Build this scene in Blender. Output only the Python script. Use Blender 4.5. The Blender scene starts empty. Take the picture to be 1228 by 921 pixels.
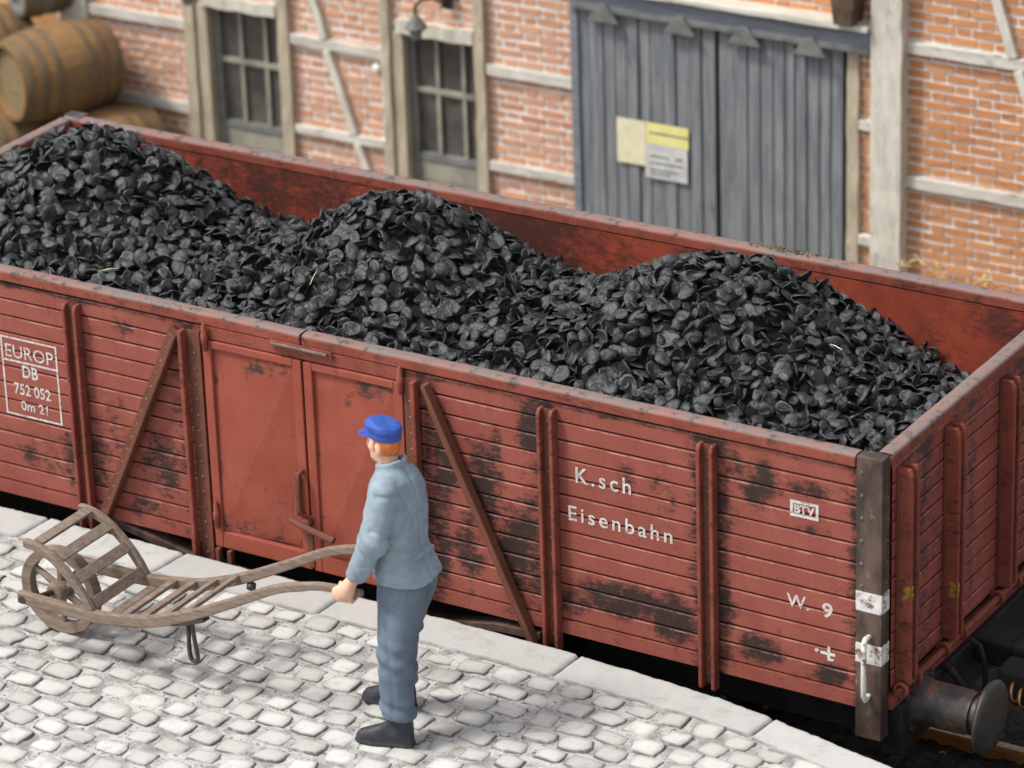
import bpy, math, random
import numpy as np
from mathutils import Vector, Matrix
random.seed(7); rng = np.random.default_rng(7)
R = math.radians
S = bpy.context.scene

# ------------------------------------------------------------------ camera
cam = bpy.data.objects.new('camera', bpy.data.cameras.new('camera'))
S.collection.objects.link(cam); S.camera = cam
cam.location = (14.2530, -15.4289, 9.4416)
cam.rotation_euler = (1.1537, 0.0316, 0.5467)
cam.data.sensor_width = 36; cam.data.lens = 135.3
cam.data.clip_start = .5; cam.data.clip_end = 600
cam.data.dof.use_dof = True
cam.data.dof.focus_distance = 20.3
cam.data.dof.aperture_fstop = 1.45
# ------------------------------------------------------------------ world + sun
SUN_EL, SUN_AZ = R(56), R(222)      # direction the light comes from, azimuth measured from +x
w = bpy.data.worlds.new('World'); S.world = w; w.use_nodes = True
nt = w.node_tree
sky = nt.nodes.new('ShaderNodeTexSky'); sky.sky_type = 'NISHITA'; sky.sun_disc = False
sky.sun_elevation = SUN_EL; sky.sun_rotation = R(90) - SUN_AZ
sky.dust_density = 2.5
hs = nt.nodes.new('ShaderNodeHueSaturation'); hs.inputs['Saturation'].default_value = .25
bg = nt.nodes['Background']; bg.inputs['Strength'].default_value = .105
nt.links.new(sky.outputs[0], hs.inputs['Color']); nt.links.new(hs.outputs[0], bg.inputs['Color'])
sun = bpy.data.objects.new('sun', bpy.data.lights.new('sun', 'SUN')); S.collection.objects.link(sun)
sun.data.energy = 1.5; sun.data.angle = R(10); sun.data.color = (1, .96, .9)
ld = Vector((math.cos(SUN_AZ)*math.cos(SUN_EL), math.sin(SUN_AZ)*math.cos(SUN_EL), math.sin(SUN_EL)))
sun.rotation_euler = ld.to_track_quat('Z', 'Y').to_euler()
sun.location = (0, -5, 12)
S.view_settings.view_transform = 'Standard'; S.view_settings.look = 'None'
S.view_settings.exposure = 1.12; S.view_settings.gamma = 1

L, W, H = 6.70, 2.235, 1.40
PZ = -.03          # platform top
RZ = -1.10         # rail head
GZ = -1.22         # yard ground

# ------------------------------------------------------------------ material helpers
def new_mat(name, rough=.6, spec=.3):
    m = bpy.data.materials.new(name); m.use_nodes = True
    b = m.node_tree.nodes['Principled BSDF']
    b.inputs['Roughness'].default_value = rough
    b.inputs['Specular IOR Level'].default_value = spec
    return m, m.node_tree, b
def N(nt, t, **kw):
    n = nt.nodes.new(t)
    for k, v in kw.items(): setattr(n, k, v)
    return n
def noise(nt, vec, scale, detail=4, rough=.6, stretch=None):
    if stretch:
        mp = N(nt, 'ShaderNodeMapping'); mp.inputs['Scale'].default_value = stretch
        nt.links.new(vec, mp.inputs['Vector']); vec = mp.outputs[0]
    n = N(nt, 'ShaderNodeTexNoise'); n.inputs['Scale'].default_value = scale
    n.inputs['Detail'].default_value = detail; n.inputs['Roughness'].default_value = rough
    nt.links.new(vec, n.inputs['Vector']); return n.outputs['Fac']
def ramp(nt, fac, a, b, lo=0., hi=1.):
    r = N(nt, 'ShaderNodeMapRange'); r.interpolation_type = 'SMOOTHSTEP'
    r.inputs['From Min'].default_value = a; r.inputs['From Max'].default_value = b
    r.inputs['To Min'].default_value = lo; r.inputs['To Max'].default_value = hi
    nt.links.new(fac, r.inputs['Value']); return r.outputs[0]
def mixc(nt, fac, a, b):
    m = N(nt, 'ShaderNodeMix', data_type='RGBA')
    if isinstance(fac, (int, float)): m.inputs[0].default_value = fac
    else: nt.links.new(fac, m.inputs[0])
    for v, i in ((a, 6), (b, 7)):
        if isinstance(v, tuple): m.inputs[i].default_value = (*v, 1)
        else: nt.links.new(v, m.inputs[i])
    return m.outputs[2]
def math_(nt, op, a, b=0.):
    m = N(nt, 'ShaderNodeMath', operation=op)
    for v, i in ((a, 0), (b, 1)):
        if isinstance(v, (int, float)): m.inputs[i].default_value = v
        else: nt.links.new(v, m.inputs[i])
    return m.outputs[0]
def coord(nt): return N(nt, 'ShaderNodeTexCoord').outputs['Object']
def bump(nt, b, fac, strength=.3, dist=.01):
    n = N(nt, 'ShaderNodeBump'); n.inputs['Strength'].default_value = strength
    n.inputs['Distance'].default_value = dist
    nt.links.new(fac, n.inputs['Height']); nt.links.new(n.outputs[0], b.inputs['Normal'])

def mottled(name, c1, c2, scale=6, rough=.6, stretch=None, lo=.35, hi=.65, c3=None, scale3=20, lo3=.6, hi3=.7,
            bs=.25, bscale=30, bd=.004, spec=.3, metal=0):
    m, nt, b = new_mat(name, rough, spec)
    v = coord(nt)
    col = mixc(nt, ramp(nt, noise(nt, v, scale, 5, .65, stretch), lo, hi), c1, c2)
    if c3: col = mixc(nt, ramp(nt, noise(nt, v, scale3, 5, .7, stretch), lo3, hi3), col, c3)
    nt.links.new(col, b.inputs['Base Color'])
    b.inputs['Metallic'].default_value = metal
    bump(nt, b, noise(nt, v, bscale, 5, .6, stretch), bs, bd)
    return m

def wagon_paint(name, c1, c2, soot_c, base_soot=0., rough=.64, grime=.0, sc=9, stretch=(1, 1, 1)):
    """oxide red paint, soot where the 'soot' attribute (dirt painted on the boards) meets a fine noise"""
    m, nt, b = new_mat(name, rough, .25)
    v = coord(nt)
    col = mixc(nt, ramp(nt, noise(nt, v, 3.5, 5, .6), .3, .7), c1, c2)
    run = ramp(nt, noise(nt, v, 14, 5, .7, (1.6, 1.6, .22)), .50, .78, 0, .55)     # faint vertical rain runs
    col = mixc(nt, run, col, (.15, .042, .030))
    fine = noise(nt, v, 24, 7, .8, (.7, 1.0, 1.9))
    mid = noise(nt, v, sc, 5, .7, stretch)
    at = N(nt, 'ShaderNodeAttribute', attribute_name='soot').outputs['Fac']
    s = math_(nt, 'ADD', math_(nt, 'ADD', at, base_soot), math_(nt, 'MULTIPLY', math_(nt, 'SUBTRACT', mid, .5), 1.5))
    s = math_(nt, 'ADD', s, math_(nt, 'MULTIPLY', math_(nt, 'SUBTRACT', fine, .5), 1.5))
    sm = ramp(nt, s, .30, .80, 0, .94)
    col = mixc(nt, sm, col, soot_c)
    gr = N(nt, 'ShaderNodeAttribute', attribute_name='groove').outputs['Fac']
    col = mixc(nt, math_(nt, 'MULTIPLY', math_(nt, 'MAXIMUM', gr, 0), .92), col, (.012, .008, .007))
    hl = math_(nt, 'MULTIPLY', math_(nt, 'MAXIMUM', math_(nt, 'MULTIPLY', gr, -1), 0), ramp(nt, noise(nt, v, 7, 4, .7), .42, .62, 0, .75))   # pale drybrushed highlight painted along the board edges
    col = mixc(nt, hl, col, (.52, .27, .22))
    speck = ramp(nt, noise(nt, v, 70, 3, .6), .70, .74, 0, .55)
    col = mixc(nt, speck, col, (.09, .035, .028))
    nt.links.new(col, b.inputs['Base Color'])
    nt.links.new(ramp(nt, fine, .3, .7, rough - .08, rough + .12), b.inputs['Roughness'])
    bump(nt, b, noise(nt, v, 45, 5, .7, (1, 1, 1.6)), .25, .004)
    return m

M = {}
M['red'] = wagon_paint('oxide_red_paint', (.225, .059, .042), (.275, .078, .057), (.022, .017, .015), base_soot=.02)
M['red_steel'] = wagon_paint('oxide_red_steel', (.19, .046, .030), (.26, .066, .044), (.040, .022, .016), base_soot=.36, sc=6)
M['red_end'] = wagon_paint('oxide_red_end', (.25, .060, .047), (.31, .080, .063), (.050, .036, .035), base_soot=-.03)
M['brown_steel'] = wagon_paint('brown_steel', (.11, .042, .026), (.17, .062, .038), (.035, .024, .020), base_soot=.2, sc=7)
M['door_red'] = wagon_paint('door_red_paint', (.25, .056, .034), (.295, .073, .046), (.040, .028, .024), base_soot=-.04, sc=12)
M['inner'] = wagon_paint('inner_rust_red', (.20, .038, .022), (.34, .062, .030), (.055, .022, .017), base_soot=.38, sc=3.6)
M['top'] = mottled('dusty_rail_top', (.24, .128, .108), (.175, .142, .130), 6, .75, None, .35, .6, (.07, .055, .05), 12, .52, .66, .4, 50)
M['post'] = mottled('bare_brown_steel', (.036, .024, .019), (.105, .067, .050), 6, .5, (1, 1, .45), .38, .62, (.20, .155, .125), 11, .58, .72, .3, 40, spec=.45)
M['black'] = mottled('black_underframe', (.010, .009, .009), (.022, .019, .017), 6, .7)
M['buffer'] = mottled('rusty_buffer_steel', (.022, .020, .019), (.065, .052, .044), 7, .5, None, .35, .6, (.20, .075, .045), 7, .52, .64, .2, 40, spec=.5)
M['buffer_head'] = mottled('dark_buffer_plate', (.016, .016, .015), (.045, .041, .036), 8, .5, None, .3, .7, (.085, .05, .035), 13, .58, .7, .15, 50, spec=.5)
M['rivet'] = mottled('rivet_paint', (.11, .07, .055), (.18, .12, .095), 20, .45)
M['white_mark'] = mottled('chipped_white_paint', (.50, .48, .46), (.66, .64, .61), 20, .6, None, .3, .7, (.17, .11, .085), 19, .50, .62, .2)
M['lettering'] = mottled('worn_white_lettering', (.46, .43, .40), (.62, .60, .57), 20, .6, None, .3, .7, (.28, .12, .09), 55, .55, .63, .2)
M['yellow'] = mottled('yellow_paint', (.34, .24, .02), (.20, .12, .02), 60, .5)
M['wood_grey'] = mottled('weathered_barrow_wood', (.145, .105, .078), (.24, .185, .145), 9, .75, (1, 3, 6), .3, .7, (.07, .048, .034), 14, .60, .72, .4, 60)
M['iron'] = mottled('dark_iron', (.022, .018, .016), (.05, .038, .03), 20, .5, spec=.5)
M['timber'] = mottled('bleached_timber', (.50, .465, .395), (.68, .645, .56), 5, .8, (3, 3, .6), .3, .7, (.27, .24, .20), 12, .58, .7, .4, 40)
M['timber_h'] = mottled('bleached_timber_rail', (.47, .44, .38), (.66, .63, .56), 5, .8, (.6, 3, 3), .3, .7, (.22, .20, .175), 9, .58, .7, .4, 40)
M['timber_ochre'] = mottled('ochre_grey_timber', (.36, .30, .215), (.50, .435, .325), 6, .8, (3, 3, .6), .3, .7, (.2, .16, .11), 12, .6, .7, .4, 40)
M['grey_board'] = mottled('blue_grey_door_boards', (.135, .147, .160), (.245, .257, .266), 6, .7, (3, 3, .25), .32, .68, (.060, .066, .073), 11, .58, .72, .4, 40)
M['grey_beam'] = mottled('blue_grey_beam', (.14, .16, .185), (.22, .24, .265), 7, .7, (.4, 5, 5), .3, .7, (.06, .07, .08), 14, .6, .7, .3, 40)
M['frame_grey'] = mottled('grey_window_joinery', (.13, .135, .13), (.21, .21, .195), 7, .75, (1, 1, 1), .3, .7)
M['muntin'] = mottled('grey_green_glazing_bar', (.24, .23, .185), (.33, .31, .25), 7, .75)
M['zinc'] = mottled('grey_zinc', (.11, .115, .11), (.19, .19, .18), 9, .6, spec=.4)
M['paper_cream'] = mottled('cream_paper', (.66, .61, .40), (.74, .69, .49), 9, .85)
M['paper_yellow'] = mottled('yellow_paper', (.72, .66, .22), (.80, .74, .36), 9, .85)
M['paper_grey'] = mottled('grey_paper', (.46, .46, .46), (.62, .62, .61), 9, .85)
M['ink'] = mottled('faded_ink', (.16, .16, .13), (.24, .24, .2), 9, .85)
M['barrel'] = mottled('oak_barrel', (.17, .098, .042), (.26, .155, .066), 4, .65, (1, 1, 1), .3, .7, (.13, .08, .04), 7, .62, .75, .3, 30)
M['barrel_end'] = mottled('oak_barrel_head', (.17, .12, .06), (.24, .18, .10), 7, .7, (1, 1, 5), .3, .7)
M['dark_wood'] = mottled('dark_brown_wood', (.07, .045, .03), (.12, .08, .055), 9, .7)
M['hoop'] = mottled('dull_barrel_hoop', (.12, .085, .05), (.16, .115, .07), 7, .6)
M['porcelain'] = mottled('white_porcelain', (.7, .7, .68), (.8, .8, .78), 7, .3)
M['ochre_wall'] = mottled('ochre_plaster', (.50, .27, .12), (.60, .34, .16), 4, .85)
M['roof'] = mottled('slate_roof', (.06, .062, .068), (.1, .1, .11), 9, .7)
M['rail'] = mottled('rusty_rail', (.42, .17, .045), (.30, .11, .03), 9, .6, None, .3, .7, (.10, .05, .03), 20, .6, .7)
M['rail_head'] = mottled('worn_rail_head', (.22, .19, .15), (.34, .30, .25), 14, .35, (1, 1, 1), spec=.6, metal=.5)
M['sleeper'] = mottled('tarred_sleeper', (.022, .014, .012), (.045, .028, .022), 7, .8, (1, 5, 5))
M['copper'] = mottled('copper_spring', (.45, .20, .07), (.6, .3, .12), 9, .35, metal=.7)
M['mortar'] = mottled('lime_mortar', (.72, .69, .65), (.82, .80, .76), 12, .9, None, .3, .7, (.80, .78, .75), 8, .55, .65, .4, 50)

def brick_mat():
    m, nt, b = new_mat('orange_brick', .85, .2); v = coord(nt)
    at = N(nt, 'ShaderNodeAttribute', attribute_name='tone').outputs['Fac']
    col = mixc(nt, at, (.44, .185, .075), (.58, .280, .125))
    col = mixc(nt, ramp(nt, noise(nt, v, 30, 5, .7), .35, .7, 0, .45), col, (.62, .30, .17))
    lw = N(nt, 'ShaderNodeAttribute', attribute_name='wash').outputs['Fac']   # paler, pinker tint on the bricks left of the doors
    wn = noise(nt, v, 18, 4, .7)
    col = mixc(nt, math_(nt, 'MULTIPLY', lw, ramp(nt, wn, .3, .75, .25, .9)), col, (.66, .45, .38))
    nt.links.new(col, b.inputs['Base Color']); bump(nt, b, noise(nt, v, 60, 4, .6), .3, .004)
    return m
M['brick'] = brick_mat()
def glass_mat():
    m, nt, b = new_mat('dusty_window_glass', .25, .5); v = coord(nt)
    nt.links.new(mixc(nt, ramp(nt, noise(nt, v, 4, 4, .6), .3, .7), (.065, .062, .058), (.12, .112, .098)), b.inputs['Base Color'])
    return m
M['glass'] = glass_mat()
def sett_mat(name, c1, c2, c3, scale=7):
    m, nt, b = new_mat(name, .8, .25); v = coord(nt)
    t = N(nt, 'ShaderNodeAttribute', attribute_name='tone').outputs['Fac']
    col = mixc(nt, t, c1, c2)
    col = mixc(nt, ramp(nt, noise(nt, v, scale, 6, .7), .50, .72, 0, .75), col, c3)
    col = mixc(nt, ramp(nt, noise(nt, v, 55, 4, .7), .62, .74, 0, .35), col, (.25, .24, .23))
    e = N(nt, 'ShaderNodeAttribute', attribute_name='edge').outputs['Fac']    # dark wash rubbed into the joints
    en = math_(nt, 'MULTIPLY', e, ramp(nt, noise(nt, v, 9, 4, .7), .3, .58, .35, 1.))
    col = mixc(nt, en, col, (.10, .095, .09))
    nt.links.new(col, b.inputs['Base Color']); bump(nt, b, noise(nt, v, 45, 6, .7), .55, .006)
    return m
M['sett'] = sett_mat('limewashed_setts', (.42, .413, .385), (.57, .56, .53), (.33, .325, .305))
M['kerb'] = sett_mat('pale_edging_stone', (.39, .387, .37), (.48, .476, .455), (.30, .297, .287), 6)
M['joint'] = mottled('sandy_joint', (.22, .216, .205), (.48, .47, .45), 13, .9, None, .36, .60, (.11, .106, .10), 26, .54, .64, .7, 60, .01)
M['ballast'] = mottled('dark_ballast', (.018, .015, .013), (.05, .042, .035), 22, .95, None, .3, .7, (.07, .055, .04), 60, .6, .7, 1, 60, .03)
M['yard'] = mottled('yard_earth', (.10, .085, .065), (.17, .145, .11), 5, .95, None, .3, .7, (.22, .2, .17), 40, .6, .7, .8, 40, .02)
M['grass'] = mottled('green_grass', (.15, .16, .02), (.28, .27, .05), 30, .7)
M['moss'] = mottled('brown_moss', (.12, .10, .06), (.2, .17, .1), 30, .9)
M['straw'] = mottled('dry_straw', (.50, .36, .14), (.62, .47, .22), 30, .8)
def coal_mat():
    m, nt, b = new_mat('black_coal', .42, .6); v = coord(nt)
    at = N(nt, 'ShaderNodeAttribute', attribute_name='tone').outputs['Fac']
    col = mixc(nt, at, (.006, .0063, .0067), (.040, .042, .0435))
    col = mixc(nt, ramp(nt, noise(nt, v, 30, 4, .7), .55, .75, 0, .5), col, (.075, .078, .08))
    nt.links.new(col, b.inputs['Base Color']); bump(nt, b, noise(nt, v, 34, 5, .65), .9, .012)
    return m
M['coal'] = coal_mat()
M['coal_dust'] = mottled('black_coal_dust', (.006, .006, .006), (.012, .012, .012), 30, .9)
M['skin'] = mottled('painted_skin', (.62, .36, .25), (.66, .41, .29), 20, .6, bs=.05)
M['hair'] = mottled('ginger_hair', (.46, .11, .025), (.58, .17, .045), 40, .6, (1, 1, .3))
M['cap'] = mottled('royal_blue_cloth', (.022, .065, .30), (.035, .09, .38), 20, .5, bs=.1)
M['jacket'] = mottled('pale_blue_cloth', (.185, .24, .285), (.255, .315, .36), 7, .7, bs=.15)
M['trousers'] = mottled('slate_blue_cloth', (.085, .118, .155), (.125, .163, .205), 8, .7, bs=.15)
M['shoe'] = mottled('dark_leather', (.024, .026, .032), (.040, .042, .050), 20, .5, bs=.1)
M['eye'] = mottled('eye', (.5, .5, .48), (.55, .55, .52), 20, .4)
M['brow'] = mottled('brow', (.28, .1, .04), (.3, .12, .05), 20, .6)

# ------------------------------------------------------------------ object helpers
def things(name, label, cat, loc, group=None):
    o = bpy.data.objects.new(name, None); S.collection.objects.link(o)
    o.location = loc; o.empty_display_size = .2
    o['label'] = label; o['category'] = cat
    if group: o['group'] = group
    return o
def tag(o, label, cat, group=None, kind=None):
    if label: o['label'] = label
    if cat: o['category'] = cat
    if group: o['group'] = group
    if kind: o['kind'] = kind
    return o
def wloc(o):
    v = Vector((0, 0, 0))
    while o: v += Vector(o.location); o = o.parent
    return v
class MB:
    def __init__(s): s.v = []; s.f = []; s.m = []; s.att = {}
    def add(s, vs, fs, mi=0):
        b = len(s.v); s.v += [tuple(q) for q in vs]
        s.f += [tuple(b + i for i in f) for f in fs]; s.m += [mi] * len(fs)
    def box(s, x0, x1, y0, y1, z0, z1, mi=0):
        s.add([(x0, y0, z0), (x1, y0, z0), (x1, y1, z0), (x0, y1, z0), (x0, y0, z1), (x1, y0, z1), (x1, y1, z1), (x0, y1, z1)],
              [(0, 3, 2, 1), (4, 5, 6, 7), (0, 1, 5, 4), (1, 2, 6, 5), (2, 3, 7, 6), (3, 0, 4, 7)], mi)
        return s
    def prism(s, pts, a, b, axis='y', mi=0):
        """outline in the two remaining axes, extruded along axis from a to b"""
        def P(p, t): return {'y': (p[0], t, p[1]), 'x': (t, p[0], p[1]), 'z': (p[0], p[1], t)}[axis]
        n = len(pts); vs = [P(p, a) for p in pts] + [P(p, b) for p in pts]
        fs = [tuple(range(n)), tuple(range(2*n-1, n-1, -1))] + [(i, i+n, (i+1) % n + n, (i+1) % n) for i in range(n)]
        s.add(vs, fs, mi); return s
    def sweep(s, pts, hw, hh, side=(0, 1, 0), mi=0):
        """rectangular bar along pts; hw along side, hh across; numbers or lists"""
        n = len(pts); P = [Vector(p) for p in pts]; sd = Vector(side).normalized(); vs = []
        for i in range(n):
            t = (P[min(i+1, n-1)] - P[max(i-1, 0)]).normalized()
            s2 = (sd - t * sd.dot(t)).normalized(); u = t.cross(s2)
            a = hw[i] if isinstance(hw, (list, tuple)) else hw; b = hh[i] if isinstance(hh, (list, tuple)) else hh
            for p, q in ((-1, -1), (1, -1), (1, 1), (-1, 1)): vs.append(P[i] + s2*a*p + u*b*q)
        fs = [(3, 2, 1, 0), (4*n-4, 4*n-3, 4*n-2, 4*n-1)]
        for i in range(n-1):
            for k in range(4): fs.append((4*i+k, 4*i+(k+1) % 4, 4*i+4+(k+1) % 4, 4*i+4+k))
        s.add(vs, fs, mi); return s
    def tube(s, pts, r, seg=10, mi=0, closed=False):
        n = len(pts); P = [Vector(p) for p in pts]; vs = []; prev = None
        for i in range(n):
            if closed: t = (P[(i+1) % n] - P[i-1]).normalized()
            else: t = (P[min(i+1, n-1)] - P[max(i-1, 0)]).normalized()
            if prev is None: prev = t.orthogonal().normalized()
            prev = (prev - t*prev.dot(t)).normalized(); u = t.cross(prev)
            rr = r[i] if isinstance(r, (list, tuple)) else r
            for k in range(seg):
                a = 2*math.pi*k/seg; vs.append(P[i] + prev*math.cos(a)*rr + u*math.sin(a)*rr)
        fs = []
        for i in range(n if closed else n-1):
            j = (i+1) % n
            for k in range(seg): fs.append((i*seg+k, i*seg+(k+1) % seg, j*seg+(k+1) % seg, j*seg+k))
        if not closed: fs += [tuple(range(seg-1, -1, -1)), tuple((n-1)*seg+k for k in range(seg))]
        s.add(vs, fs, mi); return s
    def lathe(s, prof, c, axis, seg=32, mi=0):
        """prof = [(t, r)] along axis from c; both ends closed"""
        ax = Vector(axis).normalized(); a0 = ax.orthogonal().normalized(); a1 = ax.cross(a0); c = Vector(c); vs = []
        for t, r in prof:
            for k in range(seg):
                a = 2*math.pi*k/seg; vs.append(c + ax*t + (a0*math.cos(a) + a1*math.sin(a))*max(r, 1e-4))
        fs = []
        for i in range(len(prof)-1):
            for k in range(seg): fs.append((i*seg+k, i*seg+(k+1) % seg, (i+1)*seg+(k+1) % seg, (i+1)*seg+k))
        n = len(prof); fs += [tuple(range(seg-1, -1, -1)), tuple((n-1)*seg+k for k in range(seg))]
        s.add(vs, fs, mi); return s
    def dome(s, c, nrm, r, mi=0, seg=8):
        s.lathe([(-.003, r), (r*.35, r*.9), (r*.65, r*.6), (r*.8, r*.05)], c, nrm, seg, mi); return s
    def build(s, name, mats, parent=None, smooth=False, bevel=0, seg=2, auto=40):
        if not isinstance(mats, (list, tuple)): mats = [mats]
        o0 = wloc(parent) if parent else Vector((0, 0, 0))
        me = bpy.data.meshes.new(name)
        me.from_pydata([(v[0]-o0.x, v[1]-o0.y, v[2]-o0.z) for v in s.v], [], s.f)
        for m in mats: me.materials.append(m)
        if len(mats) > 1: me.polygons.foreach_set('material_index', s.m)
        for k, a in s.att.items():
            at = me.attributes.new(k, 'FLOAT', 'POINT'); at.data.foreach_set('value', a)
        if smooth: me.shade_smooth() if hasattr(me, 'shade_smooth') else [setattr(p, 'use_smooth', True) for p in me.polygons]
        me.update()
        o = bpy.data.objects.new(name, me); S.collection.objects.link(o)
        if parent: o.parent = parent
        if bevel:
            b = o.modifiers.new('bevel', 'BEVEL'); b.width = bevel; b.segments = seg; b.limit_method = 'ANGLE'; b.angle_limit = R(35)
        if smooth:
            try: me.set_sharp_from_angle(angle=R(auto))
            except Exception: pass
        return o
def grid_mesh(name, X, Y, Z, mats, parent=None, atts=None, flip=False, smooth=True):
    """X,Y,Z are 2D arrays of world coordinates"""
    n, m = X.shape; o0 = wloc(parent) if parent else Vector((0, 0, 0))
    co = np.stack([X-o0.x, Y-o0.y, Z-o0.z], -1).reshape(-1, 3)
    i = np.arange(n*m).reshape(n, m)
    q = np.stack([i[:-1, :-1], i[1:, :-1], i[1:, 1:], i[:-1, 1:]], -1).reshape(-1, 4)
    if flip: q = q[:, ::-1]
    return np_mesh(name, co, q, mats, parent, atts, smooth)
def np_mesh(name, co, q, mats, parent=None, atts=None, smooth=True, mi=None, link=True):
    me = bpy.data.meshes.new(name); k = q.shape[1]
    me.vertices.add(len(co)); me.vertices.foreach_set('co', np.ascontiguousarray(co, dtype=np.float32).ravel())
    me.loops.add(q.size); me.loops.foreach_set('vertex_index', np.ascontiguousarray(q, dtype=np.int32).ravel())
    me.polygons.add(len(q)); me.polygons.foreach_set('loop_start', np.arange(0, q.size, k, dtype=np.int32))
    me.polygons.foreach_set('use_smooth', np.full(len(q), smooth))
    for m in (mats if isinstance(mats, (list, tuple)) else [mats]): me.materials.append(m)
    if mi is not None: me.polygons.foreach_set('material_index', mi.astype(np.int32))
    me.update(calc_edges=True); me.validate()
    for kk, a in (atts or {}).items():
        at = me.attributes.new(kk, 'FLOAT', 'POINT'); at.data.foreach_set('value', np.ascontiguousarray(a, dtype=np.float32).ravel())
    if not link: return me
    o = bpy.data.objects.new(name, me); S.collection.objects.link(o)
    if parent: o.parent = parent
    return o
def vnoise(x, y, s, seed=0):
    """smooth value noise, numpy"""
    x = np.asarray(x)*s; y = np.asarray(y)*s
    xi = np.floor(x).astype(int); yi = np.floor(y).astype(int); fx = x-xi; fy = y-yi
    fx = fx*fx*(3-2*fx); fy = fy*fy*(3-2*fy)
    def h(a, b):
        n = np.sin(a*127.1 + b*311.7 + seed*74.7)*43758.5453; return n - np.floor(n)
    return (h(xi, yi)*(1-fx)+h(xi+1, yi)*fx)*(1-fy) + (h(xi, yi+1)*(1-fx)+h(xi+1, yi+1)*fx)*fy
def sstep(a, b, x): t = np.clip((x-a)/(b-a), 0, 1); return t*t*(3-2*t)

# ------------------------------------------------------------------ ground, track bed
tag(MB().box(-150, 150, -150, 150, GZ-.6, GZ-.005).build('ground', M['yard']), None, None, kind='structure')
xs = np.arange(-3, 9.5, .03); ys = np.arange(-.6, 3.6, .03); XX, YY = np.meshgrid(xs, ys, indexing='ij')
edge = sstep(0, .5, 3.6-YY)
ZZ = GZ + .0 + edge*.03 + .045*(vnoise(XX, YY, 26, 1)-.4) + .03*(vnoise(XX, YY, 55, 2)-.5)
ob = grid_mesh('ballast', XX, YY, ZZ, M['ballast']); ob['kind'] = 'structure'

trk = things('railway_track', 'rusty railway track on dark sleepers passing under the red wagon', 'track', (L/2, W/2, GZ))
for y in (W/2-.645, W/2+.645):
    prof = [(-.055, 0), (.055, 0), (.055, .012), (.012, .028), (.010, .098), (.030, .108), (.030, .14), (-.030, .14), (-.030, .108), (-.010, .098), (-.012, .028), (-.055, .012)]
    b = MB(); b.prism([(y+p, RZ-.14+q) for p, q in prof], -4, 11.5, 'x')
    r_ = b.build('rail', M['rail'], trk)
    MB().box(-4, 11.5, y-.026, y+.026, RZ+.0005, RZ+.004).build('rail_head', M['rail_head'], r_)
x = -2.8; k = 0
while x < 9.3:
    s_ = MB().box(x, x+.21, W/2-1.08, W/2+1.08, RZ-.26, RZ-.142).build('sleeper', M['sleeper'], trk, bevel=.01)
    b = MB()
    for y in (W/2-.645, W/2+.645):
        for d in (-.1, .1): b.box(x+.05, x+.16, y+d-.035, y+d+.035, RZ-.141, RZ-.115); b.lathe([(0, .02), (.035, .02)], (x+.105, y+d, RZ-.115), (0, 0, 1), 6)
    b.build('rail_clamp', M['rail'], s_)
    x += .56; k += 1

# ------------------------------------------------------------------ platform
def edge_y(x):   # outer edge of the platform (bends away from the track)
    return np.interp(x, [-12, 4.5, 5.0, 5.8, 6.1, 6.43, 6.9, 7.4, 8.2, 12], [-.125, -.130, -.150, -.205, -.250, -.325, -.425, -.56, -.82, -2.1])
def inner_y(x): return edge_y(x) - np.interp(x, [0, 5, 6.2, 12], [.30, .28, .225, .22])
tag(MB().box(-90, 60, -90, -6.55, -1.6, PZ-.010).build('platform_fill', M['joint']), None, None, kind='structure')
# wall + bed under the stones
xs = np.arange(-12, 12.01, .1)
b = MB()
for a, c in zip(xs[:-1], xs[1:]):
    b.add([(a, -6.54, -1.6), (c, -6.54, -1.6), (c, edge_y(c)-.03, -1.6), (a, edge_y(a)-.03, -1.6),
           (a, -6.54, PZ-.045), (c, -6.54, PZ-.045), (c, edge_y(c)-.03, PZ-.045), (a, edge_y(a)-.03, PZ-.045)], [(4, 5, 6, 7), (3, 7, 6, 2), (1, 2, 6, 5), (0, 4, 7, 3), (0, 3, 2, 1), (0, 1, 5, 4)])
tag(b.build('platform_wall', M['joint']), None, None, kind='structure')
# sandy joints between the setts
xs = np.arange(-3.5, 9, .025); ys = np.arange(-6.6, -.2, .025); XX, YY = np.meshgrid(xs, ys, indexing='ij')
YY = np.minimum(YY, inner_y(XX)+.03)
ZZ = PZ - .0080 + .006*(vnoise(XX, YY, 22, 3)-.5) + .005*(vnoise(XX, YY, 60, 4)-.5)
grid_mesh('platform_joints', XX, YY, ZZ, M['joint'])['kind'] = 'structure'
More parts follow.
